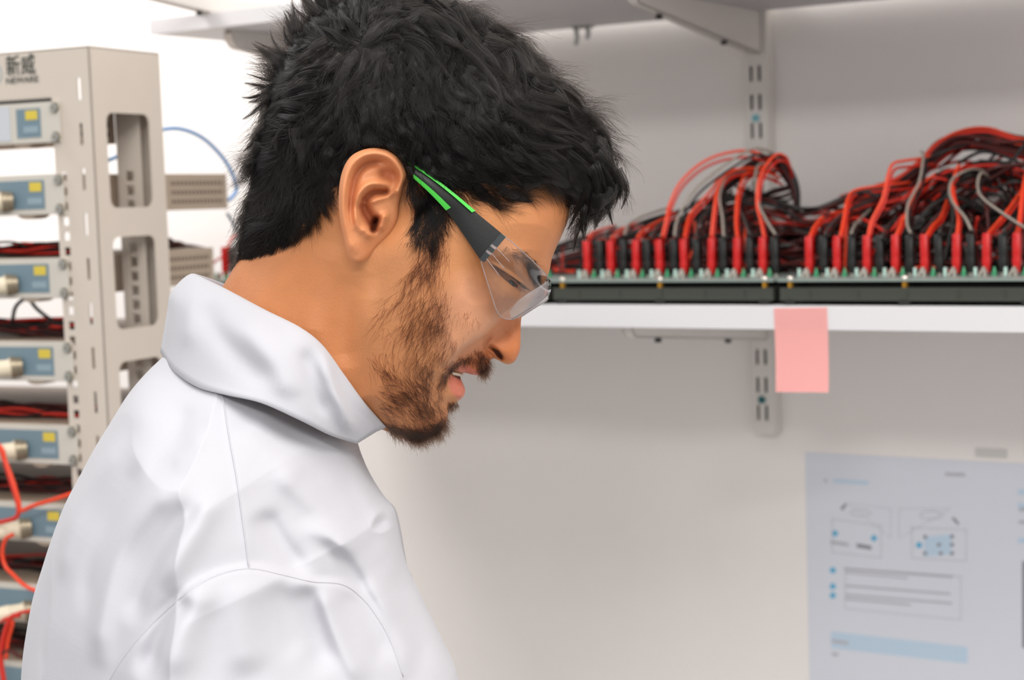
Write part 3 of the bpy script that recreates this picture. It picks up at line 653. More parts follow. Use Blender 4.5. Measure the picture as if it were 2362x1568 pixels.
class Field:
    """half-thickness field w(a,b) on a grid, zero outside the outline"""
    def __init__(s, sil, ctl, box, h, closed_n=3, steep=450):
        S = smooth_poly(sil, closed_n, True)[:-1]; s.sil = S
        P = [tuple(p) for p in S]; v = [0.0] * len(P)
        for px, py, ww in ctl:
            a, b = I2H(px, py, ww); P.append((float(a), float(b))); v.append(ww * ww)
        s.tps = TPS(P, v, 1e-6); a0, a1, b0, b1 = box; s.a = np.arange(a0, a1 + h, h); s.b = np.arange(b0, b1 + h, h); s.h = h
        s.A, s.B = np.meshgrid(s.a, s.b); s.G = s.tps(s.A, s.B)
        ins = in_poly(s.A, s.B, S); d, _, _ = dist_poly(s.A, s.B, S, True)
        # the outline itself is the zero line
        s.G = np.where(ins, np.maximum(s.G, d * 14), -np.maximum(d, .01) * 14)
        s.G = np.where(ins, np.minimum(s.G, d * steep), s.G)
        s.SD = np.where(ins, d, -np.maximum(d, .01)); s.W = np.sqrt(np.maximum(s.G, 0)); s.inside = ins; s.d = d
    def samp(s, a, b, F=None):
        F = s.W if F is None else F
        x = np.clip((np.asarray(a) - s.a[0]) / s.h, 0, len(s.a) - 1.001); y = np.clip((np.asarray(b) - s.b[0]) / s.h, 0, len(s.b) - 1.001)
        i = x.astype(int); j = y.astype(int); fx = x - i; fy = y - j
        return F[j, i] * (1 - fx) * (1 - fy) + F[j, i + 1] * fx * (1 - fy) + F[j + 1, i] * (1 - fx) * fy + F[j + 1, i + 1] * fx * fy
    def inside_at(s, a, b): return s.samp(a, b, s.G) > 100
    def loc(s, px, py):                          # measured point on the near surface -> a, b, w
        px = np.asarray(px, float); py = np.asarray(py, float); w_ = np.zeros(px.shape)
        for _ in range(9):
            a, b = I2H(px, py, w_); w_ = (.5 * w_ + .5 * s.samp(a, b)) if _ > 1 else s.samp(a, b)
        return a, b, w_
    def poly(s, P): a, b, _ = s.loc([p[0] for p in P], [p[1] for p in P]); return list(zip(a, b))
    def ridge(s, P, sig, amp, fade=True):
        d, t, _ = dist_poly(s.A, s.B, s.poly(smooth_poly(P, 4)))
        e = np.exp(-(d / sig) ** 2) * amp
        if fade: e *= np.clip(np.minimum(t, 1 - t) * 6, 0, 1)
        return e
    def step(s, P, sig, reach, amp):             # raised on the left of the line as it runs
        d, t, sd = dist_poly(s.A, s.B, s.poly(smooth_poly(P, 4)))
        return amp * np.where(sd < 0, 1, -1) * np.tanh(d / sig) * np.exp(-(d / reach) ** 2) * np.clip(np.minimum(t, 1 - t) * 5, 0, 1)
    def blob(s, px, py, sx, sy, amp, rot=0):
        a, b, _ = s.loc(np.array([px]), np.array([py])); x = s.A - a[0]; y = s.B - b[0]; c, q = math.cos(rot), math.sin(rot)
        return amp * np.exp(-((x * c + y * q) / sx) ** 2 - ((-x * q + y * c) / sy) ** 2)
    def mesh(s, Wn, Wf=None):
        """closed double surface: near side +Wn, far side -Wf, joined along the outline"""
        Wf = Wn if Wf is None else Wf; G = s.G; pos = G > 0; nb, na = G.shape
        idn = -np.ones(G.shape, int); n = int(pos.sum()); idn[pos] = np.arange(n); idf = np.where(pos, idn + n, -1)
        V = np.concatenate([HSn(s.A[pos], s.B[pos], Wn[pos]), HSn(s.A[pos], s.B[pos], -Wf[pos])]); AB = np.stack([s.A[pos], s.B[pos]], 1)
        c = pos[:-1, :-1].astype(int) + pos[:-1, 1:] + pos[1:, 1:] + pos[1:, :-1]
        full = c == 4
        q = np.stack([idn[:-1, :-1][full], idn[1:, :-1][full], idn[1:, 1:][full], idn[:-1, 1:][full]], 1)
        qf = (q + n)[:, ::-1]; extra = []; em = {}; ab2 = []
        def cut(j0, i0, j1, i1):
            key = (j0, i0, j1, i1) if (j0, i0) < (j1, i1) else (j1, i1, j0, i0)
            if key not in em:
                g0, g1 = s.SD[j0, i0], s.SD[j1, i1]; t = g0 / (g0 - g1)
                a = s.a[i0] + (s.a[i1] - s.a[i0]) * t; b = s.b[j0] + (s.b[j1] - s.b[j0]) * t
                em[key] = 2 * n + len(ab2); ab2.append((a, b))
            return em[key]
        part = (c > 0) & (c < 4)
        for j, i in zip(*np.nonzero(part)):
            cs = [(j, i), (j + 1, i), (j + 1, i + 1), (j, i + 1)]
            pn, pf = [], []
            for k in range(4):
                u, v = cs[k], cs[(k + 1) % 4]
                if pos[u]: pn.append(int(idn[u])); pf.append(int(idf[u]))
                if pos[u] != pos[v]:
                    e = cut(*u, *v); pn.append(e); pf.append(e)
            if len(pn) >= 3: extra.append(tuple(pn)); extra.append(tuple(pf[::-1]))
        ab2 = np.array(ab2); V = np.concatenate([V, HSn(ab2[:, 0], ab2[:, 1], np.zeros(len(ab2)))])
        AB = np.concatenate([AB, AB, ab2])
        return V, [tuple(x) for x in q.tolist()] + [tuple(x) for x in qf.tolist()] + extra, AB, n
def np_mesh(name, V, F, m, parent, col=None, smooth=True):
    me = bpy.data.meshes.new(name); me.from_pydata([tuple(v) for v in V], [], F); me.update(); me.materials.append(m)
    if smooth: me.polygons.foreach_set('use_smooth', [True] * len(me.polygons))
    if col is not None:
        at = me.color_attributes.new('tint', 'FLOAT_COLOR', 'POINT'); at.data.foreach_set('color', np.concatenate([col, np.ones((len(col), 1))], 1).ravel().astype(np.float32))
    o = bpy.data.objects.new(name, me); COL.objects.link(o); o.parent = parent; return o
person = thing('person', 'person in a white lab coat with short black hair and a beard, looking down', 'person', PB)
# ------------------------------------------------------------------ head and neck
SK = [(1316, 468), (1313, 498), (1305, 522), (1292, 552), (1280, 578), (1272, 600), (1268, 622), (1258, 648), (1241, 672), (1224, 694), (1210, 714), (1203, 732), (1201, 755), (1201, 780), (1199, 808), (1189, 831), (1176, 840),
      (1162, 838), (1150, 831), (1138, 827), (1130, 832), (1126, 845), (1119, 858), (1106, 865), (1088, 864), (1072, 860), (1062, 866), (1064, 876), (1070, 889), (1073, 901), (1069, 914), (1058, 924), (1046, 933), (1036, 944), (1033, 958), (1030, 974),
      (1022, 991), (1008, 1005), (985, 1016), (958, 1021), (930, 1012), (900, 998), (860, 985), (820, 1000), (790, 1060), (740, 1120), (560, 1120), (440, 1040), (420, 900), (445, 800), (480, 720), (514, 662), (532, 632), (548, 606), (575, 570), (592, 530), (612, 470), (638, 390),
      (672, 290), (722, 200), (792, 135), (880, 95), (980, 85), (1080, 105), (1170, 150), (1240, 215), (1285, 290), (1310, 370), (1319, 425)]
SC_ = [(1130, 480, 258), (1230, 470, 172), (1280, 490, 108), (1240, 540, 158), (1150, 545, 240), (1165, 588, 216), (1215, 590, 152), (1245, 608, 98), (1228, 645, 88), (1140, 622, 200), (1185, 640, 140), (1205, 665, 88), (1090, 600, 256), (1060, 650, 258), (1000, 600, 274), (1100, 690, 222), (1150, 690, 166), (1180, 690, 112),
       (940, 560, 282), (940, 650, 270), (870, 480, 236), (855, 415, 240), (892, 402, 250), (835, 500, 240), (830, 560, 262), (860, 640, 256), (850, 740, 240), (880, 820, 220), (950, 750, 246), (1000, 780, 216), (1050, 740, 222), (1090, 750, 186), (1120, 735, 160), (1040, 810, 172), (960, 850, 196), (900, 900, 188), (860, 930, 180),
       (1000, 880, 132), (950, 940, 134), (990, 950, 92), (900, 970, 130), (960, 995, 72), (1010, 960, 62), (1020, 920, 74), (1040, 900, 62), (1055, 890, 42), (1060, 912, 38), (1035, 858, 104), (1060, 845, 84), (1090, 835, 60), (1100, 852, 36), (1075, 815, 108), (1100, 805, 88), (1115, 820, 52),
       (1130, 790, 74), (1145, 775, 70), (1150, 810, 52), (1170, 800, 44), (1180, 775, 40), (1165, 745, 66), (1190, 745, 26), (1190, 810, 26), (1175, 825, 30), (1200, 712, 36),
       (780, 650, 236), (780, 760, 226), (700, 650, 220), (640, 620, 180), (590, 620, 118), (700, 780, 226), (600, 720, 190), (550, 680, 110), (600, 850, 210), (760, 880, 212), (820, 900, 190), (820, 960, 140), (500, 850, 170), (650, 1000, 220),
       (900, 300, 296), (800, 300, 280), (1000, 300, 294), (1100, 300, 272), (1200, 300, 200), (700, 350, 212), (700, 480, 232), (800, 200, 214), (900, 180, 222), (1050, 180, 222), (800, 480, 268), (760, 560, 250), (1000, 450, 284), (1270, 400, 112)]
head = Field(SK, SC_, (400, 1340, 70, 1135), 2.5)
W0h = head.W.copy(); D = np.zeros_like(W0h)
tp = np.clip(head.W / 26, 0, 1)
# cheek fold beside the nose and mouth, nose wing, nostril, lips, jaw, lids
D += head.step([(1166, 712), (1148, 742), (1122, 770), (1092, 790), (1062, 812), (1040, 842), (1022, 880)], 4, 40, -34)
D += head.ridge([(1160, 728), (1144, 748), (1122, 771), (1092, 791), (1064, 812), (1044, 838)], 5, -16)
D += head.ridge([(1142, 768), (1124, 782), (1119, 800), (1128, 815), (1142, 820)], 5, -12)
D += head.blob(1143, 797, 17, 20, 9)
D += head.ridge([(1131, 801), (1146, 812), (1157, 825)], 5, -24, False)
D += head.ridge([(1028, 848), (1042, 856), (1056, 866), (1066, 872)], 7, -20, False)
D += head.ridge([(1040, 872), (1054, 884), (1066, 896)], 12, 7) + head.ridge([(1060, 852), (1082, 858), (1100, 862)], 8, 5)
D += head.ridge([(1068, 922), (1046, 928), (1020, 925)], 11, -7)
D += head.ridge([(1100, 845), (1112, 838), (1126, 834)], 8, -3)
D += head.ridge([(1128, 604), (1150, 618), (1175, 636), (1200, 656), (1212, 668)], 6, 7)          # upper lid
D += head.ridge([(1130, 596), (1160, 610), (1190, 630), (1212, 652)], 5, -7)                        # lid crease
D += head.ridge([(1140, 640), (1160, 664), (1184, 684)], 8, 3) + head.ridge([(1150, 690), (1178, 700), (1200, 700)], 9, -4)
eye_poly = head.poly([(1136, 611), (1160, 626), (1180, 640), (1196, 655), (1193, 664), (1181, 660), (1166, 647), (1150, 630)])
de, _, _ = dist_poly(head.A, head.B, eye_poly, True); ine = in_poly(head.A, head.B, eye_poly)
D += np.where(ine, -16 * np.clip(de / 3.5, 0, 1), 0)
D += head.blob(856, 452, 36, 64, -52)
D += head.ridge([(835, 620), (800, 700), (790, 780), (800, 850)], 26, -9)                            # behind the jaw
D += head.ridge([(838, 640), (848, 740), (870, 840), (905, 930)], 30, 8)
D += head.ridge([(770, 560), (735, 680), (715, 800)], 34, 7)                                         # neck muscle
D += head.ridge([(1128, 590), (1165, 578), (1205, 588), (1238, 612)], 16, 5)                         # brow
D += head.ridge([(1195, 655), (1207, 672), (1206, 690)], 12, -6)
Wskin = np.maximum(head.W + D * tp, np.minimum(head.W, .6))
head.W = Wskin
V, F, AB, nn = head.mesh(Wskin)
# skin colours (lips, blush, beard shadow), plus painted shade in mouth, nostril and nose fold
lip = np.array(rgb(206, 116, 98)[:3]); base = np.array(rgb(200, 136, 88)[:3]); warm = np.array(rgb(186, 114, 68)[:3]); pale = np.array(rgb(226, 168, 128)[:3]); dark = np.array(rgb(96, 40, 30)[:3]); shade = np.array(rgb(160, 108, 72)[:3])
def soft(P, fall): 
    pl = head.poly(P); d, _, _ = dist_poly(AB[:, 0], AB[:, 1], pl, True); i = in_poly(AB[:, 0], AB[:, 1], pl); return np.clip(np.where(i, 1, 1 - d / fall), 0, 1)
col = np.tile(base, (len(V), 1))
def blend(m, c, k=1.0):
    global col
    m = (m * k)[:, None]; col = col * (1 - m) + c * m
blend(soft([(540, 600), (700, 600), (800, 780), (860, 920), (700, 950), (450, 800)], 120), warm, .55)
blend(soft([(1162, 730), (1124, 774), (1088, 798), (1062, 822), (1052, 846), (1100, 850), (1135, 825), (1195, 835), (1202, 740)], 7), np.array(rgb(192, 112, 66)[:3]), .8)  # nose side deepened: redder skin plus painted shading of the cheek fold
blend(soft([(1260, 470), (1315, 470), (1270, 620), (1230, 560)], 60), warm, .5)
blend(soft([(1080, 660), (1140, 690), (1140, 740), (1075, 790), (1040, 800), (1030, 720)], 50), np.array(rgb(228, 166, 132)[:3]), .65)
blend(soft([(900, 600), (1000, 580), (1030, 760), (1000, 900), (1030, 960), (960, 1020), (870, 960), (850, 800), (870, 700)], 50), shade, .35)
blend(soft([(1062, 875), (1071, 890), (1073, 905), (1060, 920), (1042, 902), (1036, 880), (1040, 868), (1052, 870)], 5), lip, .85)
blend(soft([(1052, 850), (1075, 846), (1106, 860), (1100, 868), (1075, 864)], 5), lip, .8)
blend(soft([(1036, 853), (1050, 858), (1064, 867), (1060, 874), (1046, 866)], 3), dark, .9)  # shade of the gap between the lips, painted dark
blend(soft([(1136, 804), (1150, 810), (1158, 820), (1157, 829), (1147, 822)], 4), np.array(rgb(60, 20, 14)[:3]), .92)  # shade inside the nostril, painted dark
blend(soft([(1128, 606), (1150, 618), (1180, 638), (1206, 660), (1210, 672), (1196, 668), (1170, 648), (1148, 628)], 4), np.array(rgb(110, 66, 50)[:3]), .6)
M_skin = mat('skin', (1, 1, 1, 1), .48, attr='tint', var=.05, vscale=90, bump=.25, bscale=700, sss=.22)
M_skin.node_tree.nodes['Principled BSDF'].inputs['Specular IOR Level'].default_value = .38
# ear: own shell, joined into the body mesh
EO = smooth_poly([(932, 424), (938, 402), (927, 372), (905, 350), (870, 341), (835, 346), (806, 364), (788, 400), (781, 450), (784, 505), (792, 545), (798, 575), (808, 597), (826, 605), (846, 597), (864, 576), (884, 556), (904, 532), (916, 505), (920, 470), (928, 442)], 6, True)[:-1]
EB = [(932, 424, 282), (938, 402, 294), (905, 350, 314), (870, 341, 326), (835, 346, 338), (806, 364, 346), (788, 400, 352), (781, 450, 354), (784, 505, 346), (792, 545, 332), (826, 605, 296), (808, 597, 306), (846, 596, 268), (866, 572, 258), (898, 540, 258), (918, 505, 262), (922, 465, 268), (860, 450, 312), (840, 500, 312), (830, 560, 306), (880, 500, 292)]
etps = TPS([(p[0], p[1]) for p in EB], [p[2] for p in EB], .02)
EPa = np.array(EO); ec = np.array([856., 468.]); sr = np.linspace(0, 1, 64) ** .9
ex = ec[0] + (EPa[:, 0] - ec[0])[:, None] * sr[None, :]; ey = ec[1] + (EPa[:, 1] - ec[1])[:, None] * sr[None, :]
dd, _, _ = dist_poly(ex, ey, EO, True); dd[:, -1] = 0
def er(P, sig, amp, fade=False):
    d, t, _ = dist_poly(ex, ey, smooth_poly(P, 5)); e = amp * np.exp(-(d / sig) ** 2)
    return e * np.clip(np.minimum(t, 1 - t) * 5, 0, 1) if fade else e
_d, _t, _ = dist_poly(ex, ey, smooth_poly([(918, 440), (926, 412), (918, 386), (900, 364), (870, 354), (838, 359), (812, 380), (798, 415), (793, 460), (796, 510), (806, 552), (822, 588)], 5)); rel = 15 * np.exp(-(_d / 10) ** 2) * np.clip((1 - _t) * 3.2, 0, 1)
rel += er([(896, 380), (870, 374), (842, 382), (822, 404), (812, 440), (809, 485), (815, 525)], 10, -14, True)
rel += er([(905, 428), (880, 424), (856, 424), (838, 434), (824, 456), (819, 486), (823, 516), (838, 538)], 9, 14, True)
rel += 0 + er([(890, 400), (904, 404)], 17, -15) + er([(888, 443), (862, 444), (842, 458)], 9, -20)
rel += er([(920, 436), (893, 452), (868, 462), (848, 468)], 7, 6, True) + er([(838, 478), (848, 496), (858, 512)], 14, -27) + er([(868, 506), (861, 530)], 7, -24)
rel += er([(886, 500), (878, 522)], 9, 14) + er([(842, 532), (850, 540)], 10, 9) + er([(815, 570), (835, 585)], 18, 6)
rim = np.sqrt(np.clip(1 - (1 - np.clip(dd / 9, 0, 1)) ** 2, 0, 1)); wb = etps(ex, ey)
rel *= 1.35; wf = wb + rim * (9 + rel); wk = np.minimum(wb - rim * 9, wf - rim * 5)
na_, nr_ = ex.shape; ne = na_ * nr_
Ve = np.concatenate([HSi(ex, ey, wf).reshape(-1, 3), HSi(ex, ey, wk).reshape(-1, 3)])
q = [(i * nr_ + j, i * nr_ + j + 1, ((i + 1) % na_) * nr_ + j + 1, ((i + 1) % na_) * nr_ + j) for i in range(na_) for j in range(nr_ - 1)]
Fe = q + [tuple(x + ne for x in f[::-1]) for f in q] + [(i * nr_ + nr_ - 1, i * nr_ + nr_ - 1 + ne, ((i + 1) % na_) * nr_ + nr_ - 1 + ne, ((i + 1) % na_) * nr_ + nr_ - 1) for i in range(na_)]
ei = np.ones(ex.shape, bool)
rr_ = rel[ei]; ecol = np.tile(np.array(rgb(208, 138, 94)[:3]), (ne, 1)); cav = np.clip(-rr_ / 26, 0, 1)[:, None]; ecol = ecol * (1 - .6 * cav) + np.array(rgb(160, 78, 50)[:3]) * .6 * cav  # shade of the ear hollows mixed into the skin colour
can = np.exp(-(dist_poly(ex[ei], ey[ei], [(868, 508), (861, 528)])[0] / 6.5) ** 2)[:, None]; ecol = ecol * (1 - .85 * can) + np.array(rgb(70, 28, 18)[:3]) * .85 * can  # ear canal shade painted dark brown
ecol = np.concatenate([ecol, np.tile(np.array(rgb(224, 146, 104)[:3]), (ne, 1))])
Vm = Ve.copy()                                   # mirrored ear on the far side
Vm = Ve - 2 * (((Ve - _off) @ _fw - 1.0)[:, None]) * _fw
k0 = len(V); k1 = k0 + len(Ve)
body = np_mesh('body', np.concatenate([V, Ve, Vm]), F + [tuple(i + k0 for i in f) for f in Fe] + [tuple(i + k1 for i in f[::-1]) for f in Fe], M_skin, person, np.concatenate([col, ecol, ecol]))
# eyes
M_eye = mat('eyeball', rgb(150, 134, 130), .25); M_iris = mat('dark_iris', rgb(12, 14, 19), .15)
ac, bc, wc = head.loc(np.array([1172.]), np.array([648.]))
for sg in (1, -1):
    mb = MB(); rE = 46; cw = (wc[0] - 40) * sg; ca, cb = ac[0] - 27, bc[0] - 4
    look = np.array([.74, .14, .66 * sg]); look /= np.linalg.norm(look)
    t1 = np.cross(look, [0, 0, 1.]); t1 /= np.linalg.norm(t1); t2 = np.cross(look, t1); rows = 24; seg = 28
    vs = []
    for i in range(rows + 1):
        th = math.pi * i / rows
        for k in range(seg):
            ph = 2 * math.pi * k / seg; d = look * math.cos(th) + (t1 * math.cos(ph) + t2 * math.sin(ph)) * math.sin(th); r = rE * (1 + .05 * max(0, math.cos(th) - .86) / .14)
            vs.append(tuple(HSn(ca + d[0] * r, cb + d[1] * r, cw + d[2] * r)))
    for i in range(rows): mb.add([], [], 0)
    mb.v = vs; mb.f = [(i * seg + k, i * seg + (k + 1) % seg, (i + 1) * seg + (k + 1) % seg, (i + 1) * seg + k) for i in range(rows) for k in range(seg)]; mb.mi = [1 if i < 3 else 0 for i in range(rows) for k in range(seg)]
    mb.build('eye', [M_eye, M_iris], person, 'all')
# teeth glimpsed between the lips
mb = MB(); P = HSi(np.array([1040, 1050, 1059, 1064]), np.array([861, 862, 864, 864]), np.array([56, 40, 20, 2.])); mb.tube([Vector(p) for p in P], .0010, 8); mb.build('teeth', mat('tooth', rgb(206, 192, 172), .3), person, 'all')
# ------------------------------------------------------------------ white lab coat
def fabric(name, col):
    m = mat(name, col, .85, var=.012, vscale=14, bump=.10, bscale=1400); b = m.node_tree.nodes['Principled BSDF']
    b.inputs['Sheen Weight'].default_value = .15; return m
M_coat = fabric('white_cotton', rgb(184, 184, 190)); M_thread = mat('white_thread', rgb(184, 184, 190), .8)
CS = [(430, 770), (384, 818), (346, 856), (306, 905), (266, 970), (230, 1028), (196, 1092), (166, 1150), (136, 1226), (112, 1296), (92, 1358), (78, 1428), (68, 1495), (64, 1570), (66, 1700), (90, 2000), (92, 2150), (600, 2180), (1074, 2150), (1080, 2000), (1078, 1700), (1056, 1568), (1044, 1530), (1024, 1488), (996, 1430), (970, 1376),
      (944, 1322), (930, 1282), (918, 1228), (908, 1176), (882, 1144), (852, 1096), (832, 1050), (818, 1010), (790, 960), (700, 880), (560, 800)]
CC = [(400, 858, 185), (450, 890, 255), (515, 906, 305), (590, 922, 325), (700, 972, 292), (780, 1020, 190), (815, 1060, 130), (530, 1000, 430), (545, 1100, 560), (560, 1200, 668), (575, 1300, 735), (500, 1420, 800), (620, 1420, 800), (420, 1500, 795), (560, 1560, 850), (700, 1500, 815), (780, 1420, 715), (850, 1500, 680), (900, 1560, 630),
      (330, 960, 300), (250, 1100, 360), (180, 1250, 390), (120, 1400, 330), (110, 1540, 380), (300, 1250, 590), (220, 1420, 600), (380, 1150, 520), (200, 1560, 660), (420, 1030, 400), (650, 1050, 430), (720, 1150, 500), (800, 1130, 235), (850, 1230, 240), (780, 1280, 560), (900, 1330, 225), (950, 1420, 205), (1000, 1520, 180), (700, 1300, 690),
      (300, 1900, 800), (600, 1900, 900), (900, 1900, 700), (150, 1900, 500), (600, 2100, 850), (200, 2100, 500), (950, 2100, 600)]
coatf = Field(CS, CC, (40, 1110, 760, 2190), 3.2, steep=1000)
Dc = np.zeros_like(coatf.W)
def blur(G, n):
    for _ in range(n):
        G = (np.roll(G, 1, 0) + 2 * G + np.roll(G, -1, 0)) / 4; G = (np.roll(G, 1, 1) + 2 * G + np.roll(G, -1, 1)) / 4
    return G
seam_sh = [(513, 906), (528, 1000), (546, 1100), (560, 1200), (575, 1310)]
seam_arm = [(225, 1620), (258, 1560), (292, 1508), (350, 1440), (430, 1368), (500, 1327), (575, 1311), (650, 1325), (720, 1341), (790, 1348), (838, 1382), (876, 1432), (906, 1490), (930, 1560)]
Ds = coatf.step(seam_sh, 4, 26, 4) + coatf.ridge(seam_sh, 5, 3, False)
Ds += coatf.step(seam_arm, 6, 46, -13) + coatf.ridge(seam_arm, 6, 6, False)
for P, sg, am in (([(300, 1000), (220, 1110), (165, 1230), (140, 1340)], 26, 12), ([(430, 1110), (350, 1165), (280, 1270), (240, 1420), (228, 1540)], 24, 22), ([(460, 1150), (390, 1230), (325, 1350), (300, 1440)], 20, -18), ([(500, 1140), (450, 1230), (370, 1360)], 20, 14),
                  ([(330, 1060), (270, 1160), (210, 1290), (190, 1420)], 22, -12), ([(600, 1180), (640, 1250), (700, 1330)], 20, -22), ([(640, 1080), (740, 1170), (830, 1280)], 22, 18), ([(690, 1210), (780, 1245), (860, 1340), (915, 1440)], 15, 16), ([(740, 1250), (800, 1300), (840, 1370)], 14, -15),
                  ([(860, 1320), (912, 1430), (950, 1560)], 14, 16), ([(895, 1320), (950, 1420), (990, 1540)], 16, -14), ([(440, 1370), (372, 1450), (330, 1568)], 22, -26), ([(500, 1345), (440, 1420), (400, 1568)], 26, 16), ([(745, 1350), (765, 1420), (800, 1500), (840, 1580)], 13, 20), ([(700, 1350), (715, 1430), (750, 1560)], 22, -20),
                  ([(575, 1330), (560, 1420), (580, 1560)], 34, 16), ([(640, 1340), (660, 1420), (680, 1520)], 20, -10), ([(800, 1360), (850, 1430), (890, 1530)], 14, -16), ([(96, 1560), (104, 1450), (124, 1330), (160, 1200)], 9, -8), ([(560, 980), (620, 1040), (700, 1110)], 26, 8), ([(620, 950), (700, 1010), (790, 1110)], 20, -8),
                  ([(430, 930), (400, 1010), (330, 1100)], 22, -7), ([(470, 1000), (400, 1080)], 16, 8), ([(800, 1060), (850, 1150), (900, 1250), (940, 1350)], 12, 9), ([(780, 1080), (840, 1180), (880, 1270)], 12, -9)):
    Dc += coatf.ridge(P, sg, am * 1.5)
Dc = blur(Dc, 18) * 1.15 + blur(Ds, 2)
nz = sum(am * np.sin(coatf.A / sx + ph) * np.sin(coatf.B / sy + ph * 1.7 + coatf.A / sx * .4) for am, sx, sy, ph in ((2.2, 38, 55, .3), (1.2, 19, 31, 1.9), (3, 80, 110, 2.2)))
Dc += nz * np.clip(coatf.W / 120, 0, 1)
Dc *= np.clip(coatf.W / 90, 0, 1)
coat0 = coatf.W.copy(); coatf.W = np.maximum(coatf.W + Dc, np.minimum(coatf.W, 1.))
V, F, AB, nn = coatf.mesh(coatf.W)
coat = np_mesh('lab_coat', V, F, M_coat, person)
# collar: loft round the neck, folded at the top
def loft(rows, nu, nv):
    R0 = [catmull(r, nu) for r in rows]; m = len(R0[0]); out = []
    for i in range(m): out.append(catmull([r[i] for r in R0], nv))
    return np.array(out)                       # [u, v, 3] in measured px, py, w
top = [(448, 633, 0), (462, 640, 60), (520, 668, 150), (610, 716, 238), (690, 756, 262), (742, 797, 252), (790, 862, 222), (838, 928, 178), (888, 985, 92)]
mid = [(387, 722, 0), (398, 730, 95), (440, 765, 205), (530, 815, 290), (620, 862, 322), (690, 892, 318), (748, 918, 282), (800, 955, 222), (868, 994, 112)]
mid1 = [(398, 672, 0), (412, 678, 85), (468, 708, 190), (560, 760, 278), (645, 804, 308), (705, 838, 300), (760, 885, 262), (815, 940, 206), (878, 990, 102)]
bot = [(372, 812, 0), (380, 826, 75), (404, 858, 196), (455, 893, 275), (520, 910, 325), (600, 928, 345), (690, 968, 322), (762, 1004, 250), (822, 1022, 146)]
inn = [(470, 700, 0), (480, 705, 50), (530, 730, 120), (610, 770, 205), (685, 806, 232), (735, 842, 222), (780, 900, 190), (825, 955, 150), (872, 992, 78)]
L = loft([inn, top, mid1, mid, bot], 6, 6); nu, nv, _ = L.shape
X, Y, Wc = L[..., 0], L[..., 1], L[..., 2]
def crd(P, sig, am):
    d, t, _ = dist_poly(X, Y, smooth_poly(P, 4)); return am * np.exp(-(d / sig) ** 2) * np.clip(np.minimum(t, 1 - t) * 6, 0, 1)
vv = np.linspace(0, 1, nv)[None, :]; env = np.clip((vv - .28) * 6, 0, 1) * np.clip((1 - vv) * 6, 0, 1) * np.clip(np.linspace(0, 1, nu) * 8, 0, 1)[:, None]
Wc = Wc + 1.8 * env * (crd([(470, 690), (500, 760), (560, 830), (640, 880)], 26, -10) + crd([(470, 650), (440, 720), (430, 800)], 18, 8) + crd([(740, 800), (760, 880), (790, 950), (815, 1010)], 12, 16) + crd([(700, 800), (720, 880), (760, 960)], 20, -9) + crd([(560, 740), (620, 830), (680, 920)], 24, 7))
n1 = nu * nv
VN = HSi(X, Y, Wc).reshape(-1, 3); VF = VN - 2 * (((VN - _off) @ _fw - 1.0)[:, None]) * _fw
q = [(i * nv + j, (i + 1) * nv + j, (i + 1) * nv + j + 1, i * nv + j + 1) for i in range(nu - 1) for j in range(nv - 1)]
co = np_mesh('collar', np.concatenate([VN, VF]), q + [tuple(x + n1 for x in f[::-1]) for f in q], M_coat, coat, None)
bm = bmesh.new(); bm.from_mesh(co.data); bmesh.ops.remove_doubles(bm, verts=bm.verts, dist=1e-5); bmesh.ops.recalc_face_normals(bm, faces=bm.faces); bm.to_mesh(co.data); bm.free()
md = co.modifiers.new('cloth_thickness', 'SOLIDIFY'); md.thickness = .0012; md.offset = 0
# stitched seams
def seam(P, field, name, r=.0005, lift=2.5):
    a, b, w_ = field.loc(*np.array(smooth_poly(P, 6)).T); mb = MB(); mb.tube([Vector(p) for p in HSn(a, b, w_ + lift)], r, 6); return mb.build(name, M_thread, coat, 'all')
seam(seam_sh, coatf, 'shoulder_seam', .0004, 1.0); seam(seam_arm, coatf, 'armhole_seam', .0004, 1.0)
# far lapel edge showing beyond the chest
mb = MB(); L = [(868, 1142, -40), (892, 1158, -46), (908, 1177, -50), (918, 1215, -52), (926, 1262, -54), (934, 1306, -56), (945, 1330, -60)]
o_ = [(858, 1150, 20), (872, 1190, 24), (888, 1230, 20), (904, 1270, 16), (918, 1300, 10), (934, 1330, 0), (950, 1352, -10)]
A1 = catmull(L, 4); A2 = catmull(o_, 4); Vl = np.concatenate([HSi(A1[:, 0], A1[:, 1], A1[:, 2]), HSi(A2[:, 0], A2[:, 1], A2[:, 2])]); m_ = len(A1)
lp = np_mesh('lapel', Vl, [(i, i + 1, m_ + i + 1, m_ + i) for i in range(m_ - 1)], M_coat, coat); md = lp.modifiers.new('cloth_thickness', 'SOLIDIFY'); md.thickness = .0015

# lower coat, trousers and shoes down to the floor (below the frame)
_c = np.array(HSn(584., 2040., 0.)); ax_f = np.array([_rt[0], _rt[1], 0]); ax_f /= np.linalg.norm(ax_f); ax_l = np.array([-ax_f[1], ax_f[0], 0])
def rings(name, secs, m, parent, n=40):
    vs = []; fs = []
    for i, (z, cf, cl, rf, rl) in enumerate(secs):
        for k in range(n):
            t_ = 2 * math.pi * k / n; p = _c * [1, 1, 0] + ax_f * (cf + rf * math.cos(t_)) + ax_l * (cl + rl * math.sin(t_)); vs.append((p[0], p[1], z))
    for i in range(len(secs) - 1): fs += [(i * n + k, i * n + (k + 1) % n, (i + 1) * n + (k + 1) % n, (i + 1) * n + k) for k in range(n)]
    fs += [tuple(range(n)), tuple(range(len(secs) * n - 1, (len(secs) - 1) * n - 1, -1))]
    mb = MB(); mb.add(vs, fs); return mb.build(name, m, parent, True)
